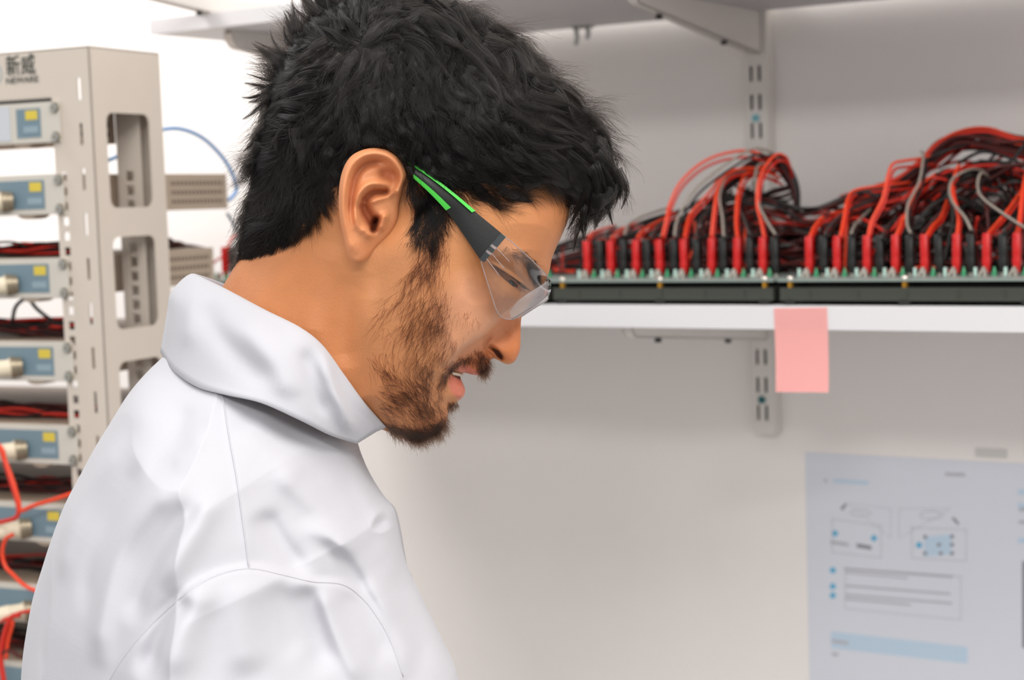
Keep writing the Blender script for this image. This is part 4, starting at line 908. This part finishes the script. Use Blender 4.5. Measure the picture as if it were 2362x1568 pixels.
rings('coat_skirt', [(_c[2] + .03, 0, 0, .112, .19), (_c[2] - .1, 0, 0, .125, .205), (.85, .0, 0, .14, .215), (.58, .01, 0, .16, .225)], M_coat, coat)
M_tr = mat('dark_trousers', rgb(48, 52, 62), .8); M_shoe = mat('black_shoes', rgb(28, 28, 30), .5)
for sgn in (1, -1):
    rings('trouser_leg', [(.80, 0, .095 * sgn, .085, .085), (.45, .01, .095 * sgn, .062, .062), (.08, -.01, .1 * sgn, .05, .055)], M_tr, person)
    rings('shoe', [(.0, .055, .1 * sgn, .135, .048), (.03, .05, .1 * sgn, .135, .05), (.06, .02, .1 * sgn, .1, .045), (.10, -.01, .1 * sgn, .05, .042)], M_shoe, person)
# ------------------------------------------------------------------ safety glasses
gl = thing('safety_glasses', 'clear wraparound safety glasses with black and green temples, worn on the face', 'safety glasses', PB)
M_tem = mat('black_rubber_temple', rgb(13, 14, 14), .42, bump=.08, bscale=900); M_grn = mat('green_rubber', rgb(70, 196, 66), .45); M_hinge = mat('smoky_hinge', rgb(52, 57, 58), .3)
m = bpy.data.materials.new('clear_polycarbonate'); m.use_nodes = True; nt = m.node_tree; nt.nodes.remove(nt.nodes['Principled BSDF'])
t1 = nt.nodes.new('ShaderNodeBsdfTransparent'); t1.inputs[0].default_value = (.965, .97, .975, 1); g1 = nt.nodes.new('ShaderNodeBsdfGlossy'); g1.inputs['Roughness'].default_value = .06
fr = nt.nodes.new('ShaderNodeFresnel'); fr.inputs[0].default_value = 1.75; mx = nt.nodes.new('ShaderNodeMixShader')
nt.links.new(fr.outputs[0], mx.inputs[0]); nt.links.new(t1.outputs[0], mx.inputs[1]); nt.links.new(g1.outputs[0], mx.inputs[2]); nt.links.new(mx.outputs[0], nt.nodes['Material Output'].inputs[0]); M_lens = m
M_edge = mat('lens_edge', rgb(226, 220, 222), .15); M_edge.node_tree.nodes['Principled BSDF'].inputs['Transmission Weight'].default_value = .75
m = bpy.data.materials.new('lens_reflection_white'); m.use_nodes = True; nt = m.node_tree; b = nt.nodes['Principled BSDF']  # half-clear white that paints the bright reflection low on the lens
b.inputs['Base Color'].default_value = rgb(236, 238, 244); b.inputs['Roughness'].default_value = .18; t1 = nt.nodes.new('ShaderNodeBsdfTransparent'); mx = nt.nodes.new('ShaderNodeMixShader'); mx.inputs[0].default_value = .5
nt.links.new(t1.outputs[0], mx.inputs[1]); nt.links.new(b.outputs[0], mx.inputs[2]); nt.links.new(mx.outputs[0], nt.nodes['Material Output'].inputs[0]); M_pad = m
def mirror(V): return V - 2 * (((V - _off) @ _fw - 1.0)[:, None]) * _fw
tt = [(905, 352, 292), (926, 364, 300), (985, 400, 308), (1040, 441, 302), (1095, 487, 288), (1157, 538, 276)]
tb = [(915, 378, 292), (934, 394, 300), (976, 431, 308), (1014, 469, 304), (1046, 508, 292), (1108, 599, 280)]
def strip(T, B, thick, f0=0.0, f1=1.0, u0=0.0, u1=1.0, out=0.0, nu=40, nv=9, bulge=5):
    A1, A2 = catmull(T, 10), catmull(B, 10); n = len(A1); us = np.linspace(u0, u1, nu) * (n - 1); 
    def at(A, u): i = np.minimum(u.astype(int), n - 2); f = (u - i)[:, None]; return A[i] * (1 - f) + A[i + 1] * f
    P1, P2 = at(A1, us), at(A2, us); vsn = np.linspace(f0, f1, nv); G = P1[:, None] * (1 - vsn)[None, :, None] + P2[:, None] * vsn[None, :, None]
    bl = bulge * (1 - (2 * np.linspace(f0, f1, nv) - 1) ** 2)[None, :]
    Wf_ = G[..., 2] + bl + out + thick / 2; Wk_ = G[..., 2] - thick / 2 + out
    V1 = HSi(G[..., 0], G[..., 1], Wf_).reshape(-1, 3); V2 = HSi(G[..., 0], G[..., 1], Wk_).reshape(-1, 3); n1 = nu * nv
    q = [(i * nv + j, i * nv + j + 1, (i + 1) * nv + j + 1, (i + 1) * nv + j) for i in range(nu - 1) for j in range(nv - 1)]
    e = set((f[k], f[(k + 1) % 4]) for f in q for k in range(4)); side = [(b_, a_, a_ + n1, b_ + n1) for a_, b_ in e if (b_, a_) not in e]
    return np.concatenate([V1, V2]), q + [tuple(x + n1 for x in f[::-1]) for f in q] + side
def gpart(name, V, F, m, parent, smooth=True):
    o = np_mesh(name, V, F, m, parent); o.data.set_sharp_from_angle(angle=R(45)); return o
for side in (0, 1):
    fl = (lambda V: V) if side == 0 else mirror
    V, F = strip(tt, tb, 10); tm_ = gpart('temple', fl(V), F, M_tem, gl)
    V, F = strip(tt, tb, 4, .70, 1.0, .30, .70, 9.5, 30, 4, 5); gpart('green_inlay', fl(V), F, M_grn, tm_)
    V, F = strip(tt, tb, 4, -.04, .13, .16, .80, 7.5, 30, 3, 5); gpart('green_inlay', fl(V), F, M_grn, tm_)
    V, F = strip([(1155, 537, 278), (1160, 541, 276), (1166, 546, 274)], [(1106, 597, 282), (1111, 601, 280), (1117, 603, 278)], 9, 0, 1, 0, 1, 1, 6, 9, 4)
    for nm, a0, a1, mt in (('hinge', .0, .42, M_hinge), ('hinge', .50, .64, M_hinge), ('hinge', .72, 1.0, M_hinge), ('hinge_gap', .42, .5, M_edge), ('hinge_gap', .64, .72, M_edge)):
        V, F = strip([(1155, 537, 278), (1160, 541, 276), (1167, 547, 274)], [(1106, 597, 282), (1111, 601, 280), (1117, 605, 278)], 9, a0, a1, 0, 1, 2, 6, 4, 4); gpart(nm, fl(V), F, mt, gl)
# one-piece lens: loft from the temple to the bridge, mirrored
LT = [(1158, 540, 276), (1185, 562, 262), (1212, 586, 236), (1238, 611, 186), (1259, 632, 112), (1268, 642, 50), (1270, 645, 0)]
LB_ = [(1109, 601, 280), (1120, 638, 266), (1134, 682, 240), (1150, 724, 204), (1176, 736, 160), (1206, 722, 112), (1262, 693, 0)]
LM = [(1134, 570, 281), (1155, 600, 272), (1182, 634, 250), (1212, 668, 212), (1240, 684, 150), (1258, 684, 86), (1271, 668, 0)]
L = loft([LT, LM, LB_], 8, 8); nu, nv, _ = L.shape
VN = HSi(L[..., 0], L[..., 1], L[..., 2]).reshape(-1, 3); VF = mirror(VN); n1 = len(VN)
q = [(i * nv + j, i * nv + j + 1, (i + 1) * nv + j + 1, (i + 1) * nv + j) for i in range(nu - 1) for j in range(nv - 1)]
lens = np_mesh('lens', np.concatenate([VN, VF]), q + [tuple(x + n1 for x in f[::-1]) for f in q], M_lens, gl)
bm = bmesh.new(); bm.from_mesh(lens.data); bmesh.ops.remove_doubles(bm, verts=bm.verts, dist=1e-5); bmesh.ops.recalc_face_normals(bm, faces=bm.faces); bm.to_mesh(lens.data); bm.free()
for sg in (0, 1):
    fl = (lambda V: V) if sg == 0 else mirror
    for row in (0, nv - 1):
        P = fl(HSi(L[:, row, 0], L[:, row, 1], L[:, row, 2])); mb = MB(); mb.tube([Vector(p) for p in P], .00032, 6); mb.build('lens_rim', M_edge, lens, 'all')
    # moulded nose pad, enlarged and whitened to imitate the lens reflection
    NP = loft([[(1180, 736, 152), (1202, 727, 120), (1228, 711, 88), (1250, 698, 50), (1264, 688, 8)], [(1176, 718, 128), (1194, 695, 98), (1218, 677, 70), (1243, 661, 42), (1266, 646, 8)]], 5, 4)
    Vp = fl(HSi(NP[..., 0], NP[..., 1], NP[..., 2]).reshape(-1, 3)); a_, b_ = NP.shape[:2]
    np_ = np_mesh('nose_pad_reflection', Vp, [(i * b_ + j, i * b_ + j + 1, (i + 1) * b_ + j + 1, (i + 1) * b_ + j) for i in range(a_ - 1) for j in range(b_ - 1)], M_pad, gl)
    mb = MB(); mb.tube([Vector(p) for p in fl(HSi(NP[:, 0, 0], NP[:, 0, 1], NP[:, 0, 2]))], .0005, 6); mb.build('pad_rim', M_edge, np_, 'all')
    for k in range(3):
        P = fl(HSi(np.linspace(1142 - 10 * k, 1176 - 12 * k, 8), np.linspace(568 + 14 * k, 604 + 16 * k, 8), np.linspace(287, 274, 8))); mb = MB(); mb.tube([Vector(p) for p in P], .0002, 6); mb.build('moulded_line', M_edge, lens, 'all')
# ------------------------------------------------------------------ hair
def hair_mat(name, col, rough=.3, spread=.35):
    m = bpy.data.materials.new(name); m.use_nodes = True; nt = m.node_tree; nt.nodes.remove(nt.nodes['Principled BSDF'])
    h = nt.nodes.new('ShaderNodeBsdfHairPrincipled'); h.model = 'CHIANG'; h.parametrization = 'COLOR'
    h.inputs['Color'].default_value = col; h.inputs['Roughness'].default_value = rough; h.inputs['Radial Roughness'].default_value = spread; h.inputs['IOR'].default_value = 1.30; h.inputs['Random Roughness'].default_value = .3 if 'Random Roughness' in h.inputs else 0
    hi = nt.nodes.new('ShaderNodeHairInfo'); nt.links.new(hi.outputs['Random'], h.inputs['Random'])
    nt.links.new(h.outputs[0], nt.nodes['Material Output'].inputs[0]); return m
M_hair = hair_mat('black_hair', (.0025, .0019, .0016, 1), .22, .25); M_beard = hair_mat('dark_brown_hair', (.026, .014, .009, 1), .35)
def strands(name, P, r0, r1, m, parent):
    """P: [n, k, 3] strand points in the parent's frame"""
    n, k, _ = P.shape; hc = bpy.data.hair_curves.new(name); hc.add_curves([k] * n)
    hc.attributes['position'].data.foreach_set('vector', P.astype(np.float32).ravel())
    rad = hc.attributes.get('radius') or hc.attributes.new('radius', 'FLOAT', 'POINT')
    f = np.linspace(0, 1, k)[None, :] ** 1.5; rr0 = np.broadcast_to(np.asarray(r0, float).reshape(-1, 1), (n, 1)); rad.data.foreach_set('value', (rr0 * (1 - f) + r1 * f).astype(np.float32).ravel())
    hc.materials.append(m); o = bpy.data.objects.new(name, hc); COL.objects.link(o); o.parent = parent; return o
HO = [(548, 592), (552, 562), (559, 522), (567, 480), (574, 432), (582, 382), (590, 335), (600, 292), (612, 250), (622, 215), (632, 175), (652, 130), (678, 88), (712, 45), (750, 14), (810, -8), (900, -18), (1000, -14), (1076, 8), (1140, 42), (1172, 74), (1216, 104), (1262, 150), (1294, 196), (1322, 218), (1354, 252), (1376, 292), (1400, 332), (1418, 368), (1428, 402), (1424, 440), (1412, 470),
      (1392, 498), (1370, 514), (1344, 516), (1324, 508), (1312, 480), (1290, 500), (1230, 520), (1100, 560), (900, 640), (700, 660), (580, 630)]
HC_ = [(900, 250, 335), (1100, 250, 312), (1000, 330, 325), (1250, 300, 214), (1350, 400, 118), (1300, 380, 170), (1200, 420, 232), (1260, 440, 168), (1390, 420, 70), (1330, 330, 130), (700, 300, 262), (650, 450, 214), (620, 540, 165), (700, 500, 258), (1000, 100, 248), (800, 100, 224), (950, 420, 300), (850, 330, 322), (760, 400, 292), (800, 440, 296), (1050, 430, 290), (1130, 440, 266), (1150, 150, 220), (700, 180, 216), (590, 450, 110), (980, 500, 287), (1000, 560, 282)]
hf = Field(HO, HC_, (530, 1450, -40, 670), 3.0, steep=800)
hf.W = np.minimum(hf.W, 345)
# hair-bearing area on the side of the head (measured outline)
HP = [(540, 598), (600, 590), (650, 566), (690, 530), (722, 488), (760, 440), (795, 404), (806, 372), (835, 352), (880, 345), (925, 362), (936, 405), (944, 440), (958, 470), (972, 520), (984, 552), (1002, 528), (1022, 508), (1040, 478), (1062, 456), (1110, 456), (1150, 472), (1190, 456), (1220, 432), (1252, 412), (1290, 428), (1314, 468),
      (1326, 506), (1345, 518), (1372, 516), (1394, 500), (1414, 472), (1426, 440), (1430, 402), (1420, 366), (1402, 330), (1378, 288), (1356, 248), (1322, 214), (1294, 192), (1262, 146), (1216, 100), (1172, 70), (1140, 38), (1076, 4), (1000, -18), (900, -22), (810, -12), (750, 10), (712, 42), (678, 84), (652, 126), (632, 172), (622, 212), (600, 290), (582, 380), (567, 478), (552, 560)]
# dark under-layer so no scalp shows between the strands
gcap = np.where(hf.G > 0, hf.W ** 2 * .86 - 1800, -50)
dlow, _, _ = dist_poly(hf.A, hf.B, head.poly([(548, 600), (600, 588), (650, 562), (690, 526), (722, 484), (760, 436), (800, 396), (850, 380), (940, 440), (984, 530), (1020, 506), (1062, 452), (1150, 462), (1220, 428), (1290, 422), (1312, 462)]))
inside_hp = in_poly(hf.A, hf.B, [tuple(p) for p in hf.poly(HP)])
cap = Field.__new__(Field); cap.__dict__.update(hf.__dict__); cap.G = np.where(inside_hp, gcap, np.minimum(gcap, (head.samp(hf.A, hf.B) - 14) ** 2 * .9 - 60)); _hd = dist_poly(hf.A, hf.B, hf.poly(HP), True)[0]; _deep = inside_hp & (_hd > np.where(hf.A > 930, 30, 2)) & (head.inside_at(hf.A, hf.B)); cap.G = np.where(_deep, np.maximum(cap.G, (head.samp(hf.A, hf.B) + 2.5) ** 2), cap.G); cap.W = np.sqrt(np.maximum(cap.G, 0)); cap.SD = np.where(cap.G > 0, np.maximum(cap.G, 1e-3), np.minimum(cap.G, -1e-3))
M_cap = mat('hair_shadow_layer', (.008, .0065, .0055, 1), .7, bump=.6, bscale=500)
V, F, AB, nn = cap.mesh(cap.W); hair = np_mesh('hair', V, F, M_cap, person)
GD = [(580, 500, -.28, 1, 60), (650, 520, -.3, 1, 60), (560, 580, -.15, 1, 40), (640, 570, .1, 1, 36), (620, 350, -.4, .95, 80), (600, 420, -.35, 1, 70), (720, 400, -.15, 1, 90), (740, 470, -.2, 1, 60), (800, 380, -.05, 1, 60), (650, 200, -1, .05, 70), (640, 150, -.95, -.35, 70), (690, 70, -.7, -.75, 80), (740, 30, -.35, -1, 80), (820, 10, .15, -1, 70), (720, 150, -.75, .3, 90), (700, 190, -.8, .5, 90), (640, 260, -.85, .5, 80), (720, 250, -.5, .9, 100),
      (790, 70, -.5, -.6, 80), (780, 130, -.6, .5, 90), (800, 200, -.2, 1, 110), (880, 60, .5, -.5, 90), (950, 20, .9, -.1, 100), (1000, 60, .55, .8, 120), (1050, 40, .75, .6, 120), (1000, 150, .25, 1, 130), (1100, 150, .45, .9, 130), (1150, 90, .85, .55, 110), (1200, 200, .65, .75, 120), (1250, 180, .8, .65, 110), (900, 150, .05, 1, 120), (850, 270, .1, 1, 110), (950, 260, .25, 1, 120), (1100, 300, .5, .85, 120), (1200, 330, .85, .5, 120),
      (1300, 290, .8, .6, 110), (1350, 330, .75, .65, 100), (1400, 400, .3, .95, 80), (1412, 460, -.35, .95, 60), (1360, 490, -.6, .6, 60), (1330, 480, -.2, .9, 60), (1250, 400, .95, .3, 100), (1300, 440, .85, .5, 90), (1150, 430, .95, .35, 90), (1060, 420, .8, .55, 90), (980, 400, .5, .85, 80), (950, 440, .3, 1, 60), (985, 490, .12, 1, 70), (1020, 470, .25, 1, 60), (900, 335, .35, .9, 50), (1180, 455, .95, .35, 60), (1280, 415, .7, .5, 50)]
GP = np.array(GD)
def flow(px, py):
    d2 = (px[:, None] - GP[None, :, 0]) ** 2 + (py[:, None] - GP[None, :, 1]) ** 2 + 200; w_ = d2 ** -1.7
    v = w_ @ GP[:, 2:5] / w_.sum(1, keepdims=True); n_ = np.hypot(v[:, 0], v[:, 1]) + 1e-6
    return v[:, 0] / n_, v[:, 1] / n_, v[:, 2]
def wav(px, py, s, ph): return np.sin(px / s + 1.3 * np.sin(py / (s * 1.4) + ph)) * np.cos(py / (s * .9) - ph + .7 * np.sin(px / (s * 1.7)))
def behind_ear(x, y, w_):
    i_ = in_poly(x, y, EO)
    return np.where(i_, np.minimum(w_, etps(x, y) - 15), w_)
def grow(n, near=True, k=8, seed=1, lmul=1.0, jit=.22, lift=(.90, 1.03), poly=HP, margin=0, wild=0):
    g = np.random.default_rng(seed); P = np.array(poly); xs, ys = [], []
    while len(xs) < n:
        x = g.uniform(P[:, 0].min(), P[:, 0].max(), n); y = g.uniform(P[:, 1].min(), P[:, 1].max(), n); ok = in_poly(x, y, P); xs += x[ok].tolist(); ys += y[ok].tolist()
    px = np.array(xs[:n]); py = np.array(ys[:n])
    # pull part of the roots into locks
    cl = g.uniform(0, 1, n); cx = np.round(px / 26 + .5 * np.sin(py / 31)) * 26; cy = np.round(py / 26 + .5 * np.sin(px / 37)) * 26
    ux, uy, L = flow(px, py); L = L * g.uniform(.55, 1.25, n) * lmul
    hsh = np.sin(cx * 12.9898 + cy * 78.233) * 43758.5453; hsh = hsh - np.floor(hsh)
    lay0 = g.uniform(lift[0], lift[1], n); a0, b0, w0 = hf.loc(px, py); skin0 = head.samp(a0, b0)
    out = np.zeros((n, k, 3)); w_ = np.maximum(w0 * lay0, np.minimum(skin0, w0)); wl = w_.copy(); x, y = px.copy(), py.copy(); j0 = g.normal(0, jit, n) + (hsh - .5) * .9 * (1 if not wild else 1.5); st = L / (k - 1)
    for i in range(k):
        we = behind_ear(x, y, wl); out[:, i] = HSi(x, y, we if near else -we)
        ux, uy, _ = flow(x, y); an = j0 * (1 - .3 * i / k) + .45 * wav(x, y, 30, .4) + .22 * wav(x, y, 13, 1.9)
        if wild: an = an + g.normal(0, .25, n)
        c, s_ = np.cos(an), np.sin(an); dx, dy = ux * c - uy * s_, ux * s_ + uy * c
        x2, y2 = x + dx * st, y + dy * st
        f = i / (k - 1); tx, ty = cx + (x2 - px), cy + (y2 - py)
        m_ = .42 * cl; x2 = x2 * (1 - m_ * f) + tx * m_ * f; y2 = y2 * (1 - m_ * f) + ty * m_ * f
        a, b, wn = hf.loc(x2, y2); tgt = wn * np.minimum(lay0 + .05 * f * (hsh * 2), 1.09); tgt = np.maximum(tgt, head.samp(a, b) + 2)
        gg = hf.samp(a, b, hf.G); outside = gg <= 200
        wl = np.where(outside, wl * .985, wl * .35 + tgt * .65); x, y = x2, y2
    return out
S = np.concatenate([grow(13000, seed=1), grow(2500, seed=4, lmul=.9, lift=(1.0, 1.08), jit=.45)])
strands('hair_strands', S, .000075, .00002, M_hair, hair)
strands('hair_strands', grow(7000, near=False, seed=2), .00011, .00003, M_hair, hair)
def locks(n, seed, per=46, k=10, poly=HP, rad=(7, 13), lm=1.0, up=(5, 16)):
    g = np.random.default_rng(seed); P = np.array(poly); xs, ys = [], []
    while len(xs) < n:
        x = g.uniform(P[:, 0].min(), P[:, 0].max(), n); y = g.uniform(P[:, 1].min(), P[:, 1].max(), n); ok = in_poly(x, y, P) & ~((x < 760) & (y > 330)) & ~((y > 400) & (x < 1060)); xs += x[ok].tolist(); ys += y[ok].tolist()
    x = np.array(xs[:n]); y = np.array(ys[:n]); _, _, L = flow(x, y); L = L * g.uniform(.7, 1.25, n) * lm; j0 = g.normal(0, .28, n); curl = g.normal(0, .5, n); rd = g.uniform(*rad, n); lf = g.uniform(*up, n)
    off = g.normal(0, .5, (n, per)); dep = g.uniform(-1, 1, (n, per)); le = g.uniform(.75, 1.08, (n, per)); out = np.zeros((n * per, k, 3)); _, _, w0 = hf.loc(x, y); ww = w0 * .985
    gx = np.zeros((n, k)); gy = np.zeros((n, k)); gw = np.zeros((n, k)); nx = np.zeros((n, k)); ny = np.zeros((n, k))
    for i in range(k):
        f = i / (k - 1); ux, uy, _ = flow(x, y); an = j0 + curl * (f - .3) + .4 * wav(x, y, 34, .9); c, s_ = np.cos(an), np.sin(an); dx, dy = ux * c - uy * s_, ux * s_ + uy * c
        gx[:, i], gy[:, i], gw[:, i], nx[:, i], ny[:, i] = x, y, ww + lf * math.sin(math.pi * min(1, f * 1.15)) * .9, -dy, dx
        x = x + dx * L / (k - 1); y = y + dy * L / (k - 1); a, b, wn = hf.loc(x, y); o_ = hf.samp(a, b, hf.G) <= 200; ww = np.where(o_, ww * .99, .4 * ww + .6 * wn * .985)
    for i in range(k):
        f = i / (k - 1); taper = (1 - f ** 1.6) * .9 + .12 + .25 * math.sin(math.pi * f) * 0
        t_ = np.clip(f * le, 0, 1) * (k - 1); i0 = np.minimum(t_.astype(int), k - 2); fr_ = t_ - i0; rows = np.arange(n)[:, None]
        def at(G): return G[rows, i0] * (1 - fr_) + G[rows, i0 + 1] * fr_
        o2 = off * rd[:, None] * taper; ww_ = at(gw) + np.sqrt(np.clip(1 - np.clip(off, -1, 1) ** 2, 0, 1)) * rd[:, None] * .55 * taper + dep * 1.5
        lx, ly = at(gx) + at(nx) * o2, at(gy) + at(ny) * o2; out[:, i] = HSi(lx, ly, behind_ear(lx, ly, ww_)).reshape(-1, 3)
    return out
M_lock = hair_mat('glossy_black_hair', (.003, .0023, .0019, 1), .2, .2); M_lock.node_tree.nodes['Principled Hair BSDF'].inputs['IOR'].default_value = 1.42
strands('hair_strands', locks(330, 51, 70, rad=(7, 17), lm=1.15), .000075, .00002, M_lock, hair)
crown = [(620, 230), (650, 130), (700, 50), (760, 5), (850, -5), (860, 60), (780, 110), (720, 190), (680, 260)]
strands('hair_strands', locks(70, 52, 40, poly=crown, rad=(5, 9), lm=.95, up=(0, 6)), .00008, .00002, M_lock, hair)
backp = [(548, 590), (552, 562), (567, 480), (582, 382), (600, 292), (622, 215), (690, 215), (680, 330), (670, 440), (660, 560), (600, 588)]
strands('hair_strands', grow(5000, seed=12, poly=backp, lift=(.93, 1.03)), .00008, .00002, M_hair, hair)
# loose tips along the outline
edge = [(545, 598), (552, 562), (567, 480), (582, 382), (600, 292), (622, 215), (632, 175), (652, 130), (678, 88), (712, 45), (750, 14), (810, -8), (830, 30), (760, 60), (700, 110), (665, 170), (650, 260), (620, 350), (600, 450), (585, 560)]
strands('hair_strands', grow(3200, seed=6, lmul=.8, jit=.35, poly=edge, lift=(.2, 1.0), wild=1), .00007, .00002, M_hair, hair)
edge2 = [(1076, 0), (1172, 66), (1262, 142), (1322, 210), (1380, 286), (1420, 362), (1434, 402), (1418, 470), (1380, 512), (1340, 516), (1370, 470), (1390, 400), (1350, 310), (1290, 230), (1200, 140), (1080, 40)]
strands('hair_strands', grow(2200, seed=7, lmul=.36, jit=.5, poly=edge2, lift=(.2, 1.0), wild=1), .00007, .00002, M_hair, hair)
# soft fringe of short hairs along the hairline
hl = [(548, 584), (600, 580), (648, 556), (686, 520), (718, 478), (758, 430), (776, 438), (736, 496), (700, 540), (654, 574), (600, 596), (545, 600)]
strands('hair_strands', grow(2600, seed=8, lmul=.42, poly=hl, lift=(.97, 1.02)), .00005, .000015, M_hair, hair)
hl2 = [(950, 425), (985, 560), (1005, 545), (1045, 480), (1075, 452), (1150, 478), (1192, 462), (1225, 436), (1255, 418), (1290, 434), (1310, 470), (1300, 440), (1250, 405), (1180, 435), (1060, 440), (990, 470)]
strands('hair_strands', grow(1100, seed=9, lmul=.5, poly=hl2, lift=(.97, 1.02)), .00005, .000015, M_hair, hair)
sb = [(938, 424), (975, 432), (1042, 468), (1034, 500), (1004, 545), (986, 562), (966, 520), (952, 470)]
strands('hair_strands', grow(1500, seed=14, lmul=.75, poly=sb, lift=(.98, 1.03)), .00007, .00002, M_hair, hair)
# ------------------------------------------------------------------ beard, moustache, brows, lashes
def fur(n, poly, dirs, L, seed, curl=.5, lift=6, k=6, dens=None, jit=.28, fade=22):
    g = np.random.default_rng(seed); P = np.array(poly, float); D_ = np.array(dirs, float); xs, ys = [], []
    pl = smooth_poly(poly, 3, True)[:-1]
    while len(xs) < n:
        x = g.uniform(P[:, 0].min(), P[:, 0].max(), n); y = g.uniform(P[:, 1].min(), P[:, 1].max(), n); ok = in_poly(x, y, pl)
        d, _, _ = dist_poly(x, y, pl, True); ok &= g.uniform(0, 1, n) < np.clip(d / fade + .06, 0, 1)
        ok &= g.uniform(0, 1, n) < .55 + .45 * wav(x, y, 17, seed)
        xs += x[ok].tolist(); ys += y[ok].tolist()
    x = np.array(xs[:n]); y = np.array(ys[:n]); Ln = g.uniform(*L, n); out = np.zeros((n, k, 3)); j0 = g.normal(0, jit, n); cu = g.normal(0, curl, n)
    a, b, w_ = head.loc(x, y); lf = g.uniform(.4, 1.4, n) * lift
    for i in range(k):
        out[:, i] = HSi(x, y, w_ + lf * (i / (k - 1)) ** .8 - 1.5 * (i == 0))
        d2 = (x[:, None] - D_[None, :, 0]) ** 2 + (y[:, None] - D_[None, :, 1]) ** 2 + 60; q = d2 ** -1.5; v = q @ D_[:, 2:4] / q.sum(1, keepdims=True)
        an = np.arctan2(v[:, 1], v[:, 0]) + j0 + cu * i / k; x = x + np.cos(an) * Ln / k; y = y + np.sin(an) * Ln / k
        a, b, wn = head.loc(x, y); w_ = np.where(head.samp(a, b, head.G) > 60, wn, w_)
    return out
BD = [(990, 560, -.3, 1), (950, 640, -.45, 1), (900, 700, -.5, 1), (1010, 680, -.35, 1), (1030, 760, -.45, 1), (880, 740, -.6, 1), (960, 740, -.5, 1), (900, 820, -.2, .9), (960, 830, -.5, .9), (1030, 830, -.5, .9), (860, 860, .6, .8), (900, 900, .9, .5), (960, 900, .6, .6), (1010, 880, -.3, 1), (900, 950, .9, .55), (960, 960, .7, .7), (1010, 990, .35, 1), (920, 1000, .6, .8), (970, 1015, .5, 1), (1030, 950, .4, 1), (1000, 920, .2, 1)]
Bs = [fur(230, [(978, 540), (1010, 530), (1035, 500), (1040, 560), (1030, 640), (1000, 640), (945, 640), (955, 590)], BD, (36, 70), 21, .25, fade=30),
      fur(410, [(950, 590), (1010, 560), (1035, 640), (1044, 740), (1020, 800), (960, 800), (880, 790), (862, 740), (888, 680)], BD, (36, 72), 22, .3, fade=45),
      fur(330, [(970, 660), (1040, 670), (1060, 780), (1030, 830), (980, 860), (940, 800)], BD, (32, 62), 23, .3, fade=45),
      fur(520, [(840, 800), (900, 800), (980, 800), (1040, 800), (1038, 850), (1010, 900), (1020, 940), (960, 960), (880, 960), (846, 880)], BD, (34, 66), 24, .6, fade=40),
      fur(760, [(850, 900), (900, 880), (980, 900), (1030, 930), (1034, 970), (1015, 1000), (960, 1020), (905, 1000), (870, 960)], BD, (22, 46), 25, .7, 8),
      fur(1500, [(878, 968), (930, 980), (985, 975), (1028, 950), (1034, 975), (1015, 1000), (985, 1016), (950, 1020), (920, 1010), (890, 996)], BD, (20, 44), 26, .5, 9),
      fur(300, [(1046, 822), (1060, 838), (1040, 862), (1028, 900), (1014, 930), (1006, 900), (1020, 860)], BD, (16, 34), 27, .5),
      fur(170, [(1030, 922), (1062, 922), (1056, 936), (1036, 946)], [(1045, 930, .1, 1)], (10, 22), 28),
      fur(22, [(1060, 700), (1110, 720), (1100, 770), (1070, 780), (1050, 740)], [(1080, 740, -.3, 1)], (14, 34), 29, .8)]
MD = [(1060, 820, -.5, 1), (1085, 815, -.1, 1), (1110, 815, .25, 1), (1125, 835, .3, 1), (1045, 845, -.4, 1)]
Bs += [fur(620, [(1096, 800), (1120, 810), (1136, 832), (1130, 856), (1114, 870), (1101, 856), (1092, 826)], MD, (14, 30), 31, .4, 7, fade=10), fur(240, [(1036, 852), (1056, 826), (1080, 810), (1100, 806), (1096, 836), (1070, 838), (1050, 850)], MD, (14, 28), 32, .4, 5, fade=14)]
B_ = np.concatenate(Bs); strands('beard', B_, .000066, .00002, M_beard, person)
Bf = (B_.reshape(-1, 3) - 2 * (((B_.reshape(-1, 3) - _off) @ _fw - 1.0)[:, None]) * _fw).reshape(B_.shape); strands('beard', Bf[::2], .00008, .00002, M_beard, person)
EBD = [(1180, 578, .9, .35), (1205, 590, .75, .6), (1228, 620, .5, .9), (1236, 645, .35, 1), (1170, 575, -.6, .3)]
E_ = fur(420, [(1164, 562), (1192, 568), (1222, 590), (1240, 620), (1244, 648), (1232, 656), (1220, 628), (1200, 606), (1176, 588)], EBD, (14, 30), 41, .4, 6)
E_ = np.concatenate([E_, fur(420, [(1204, 590), (1236, 598), (1248, 630), (1240, 658), (1224, 642), (1211, 614)], EBD, (14, 28), 42, .4, 6, fade=12)])
strands('eyebrow', E_, .000056, .000018, M_hair, person)
Ef = (E_.reshape(-1, 3) - 2 * (((E_.reshape(-1, 3) - _off) @ _fw - 1.0)[:, None]) * _fw).reshape(E_.shape); strands('eyebrow', Ef, .00005, .000015, M_beard, person)
g = np.random.default_rng(5); t_ = g.uniform(0, 1, 260); LL = catmull([(1136, 610), (1160, 626), (1185, 644), (1205, 664)], 20); ii = (t_ * (len(LL) - 1)).astype(int); x, y = LL[ii].T; out = np.zeros((260, 5, 3)); _, _, w_ = head.loc(x, y)
for i in range(5):
    f = i / 4; out[:, i] = HSi(x + f * (6 + 12 * t_) + 3 * f * f, y + f * 8 + g.normal(0, .8, 260) * f, w_ + 2 + 9 * f)
strands('eyelashes', out, .00006, .00002, M_hair, person)
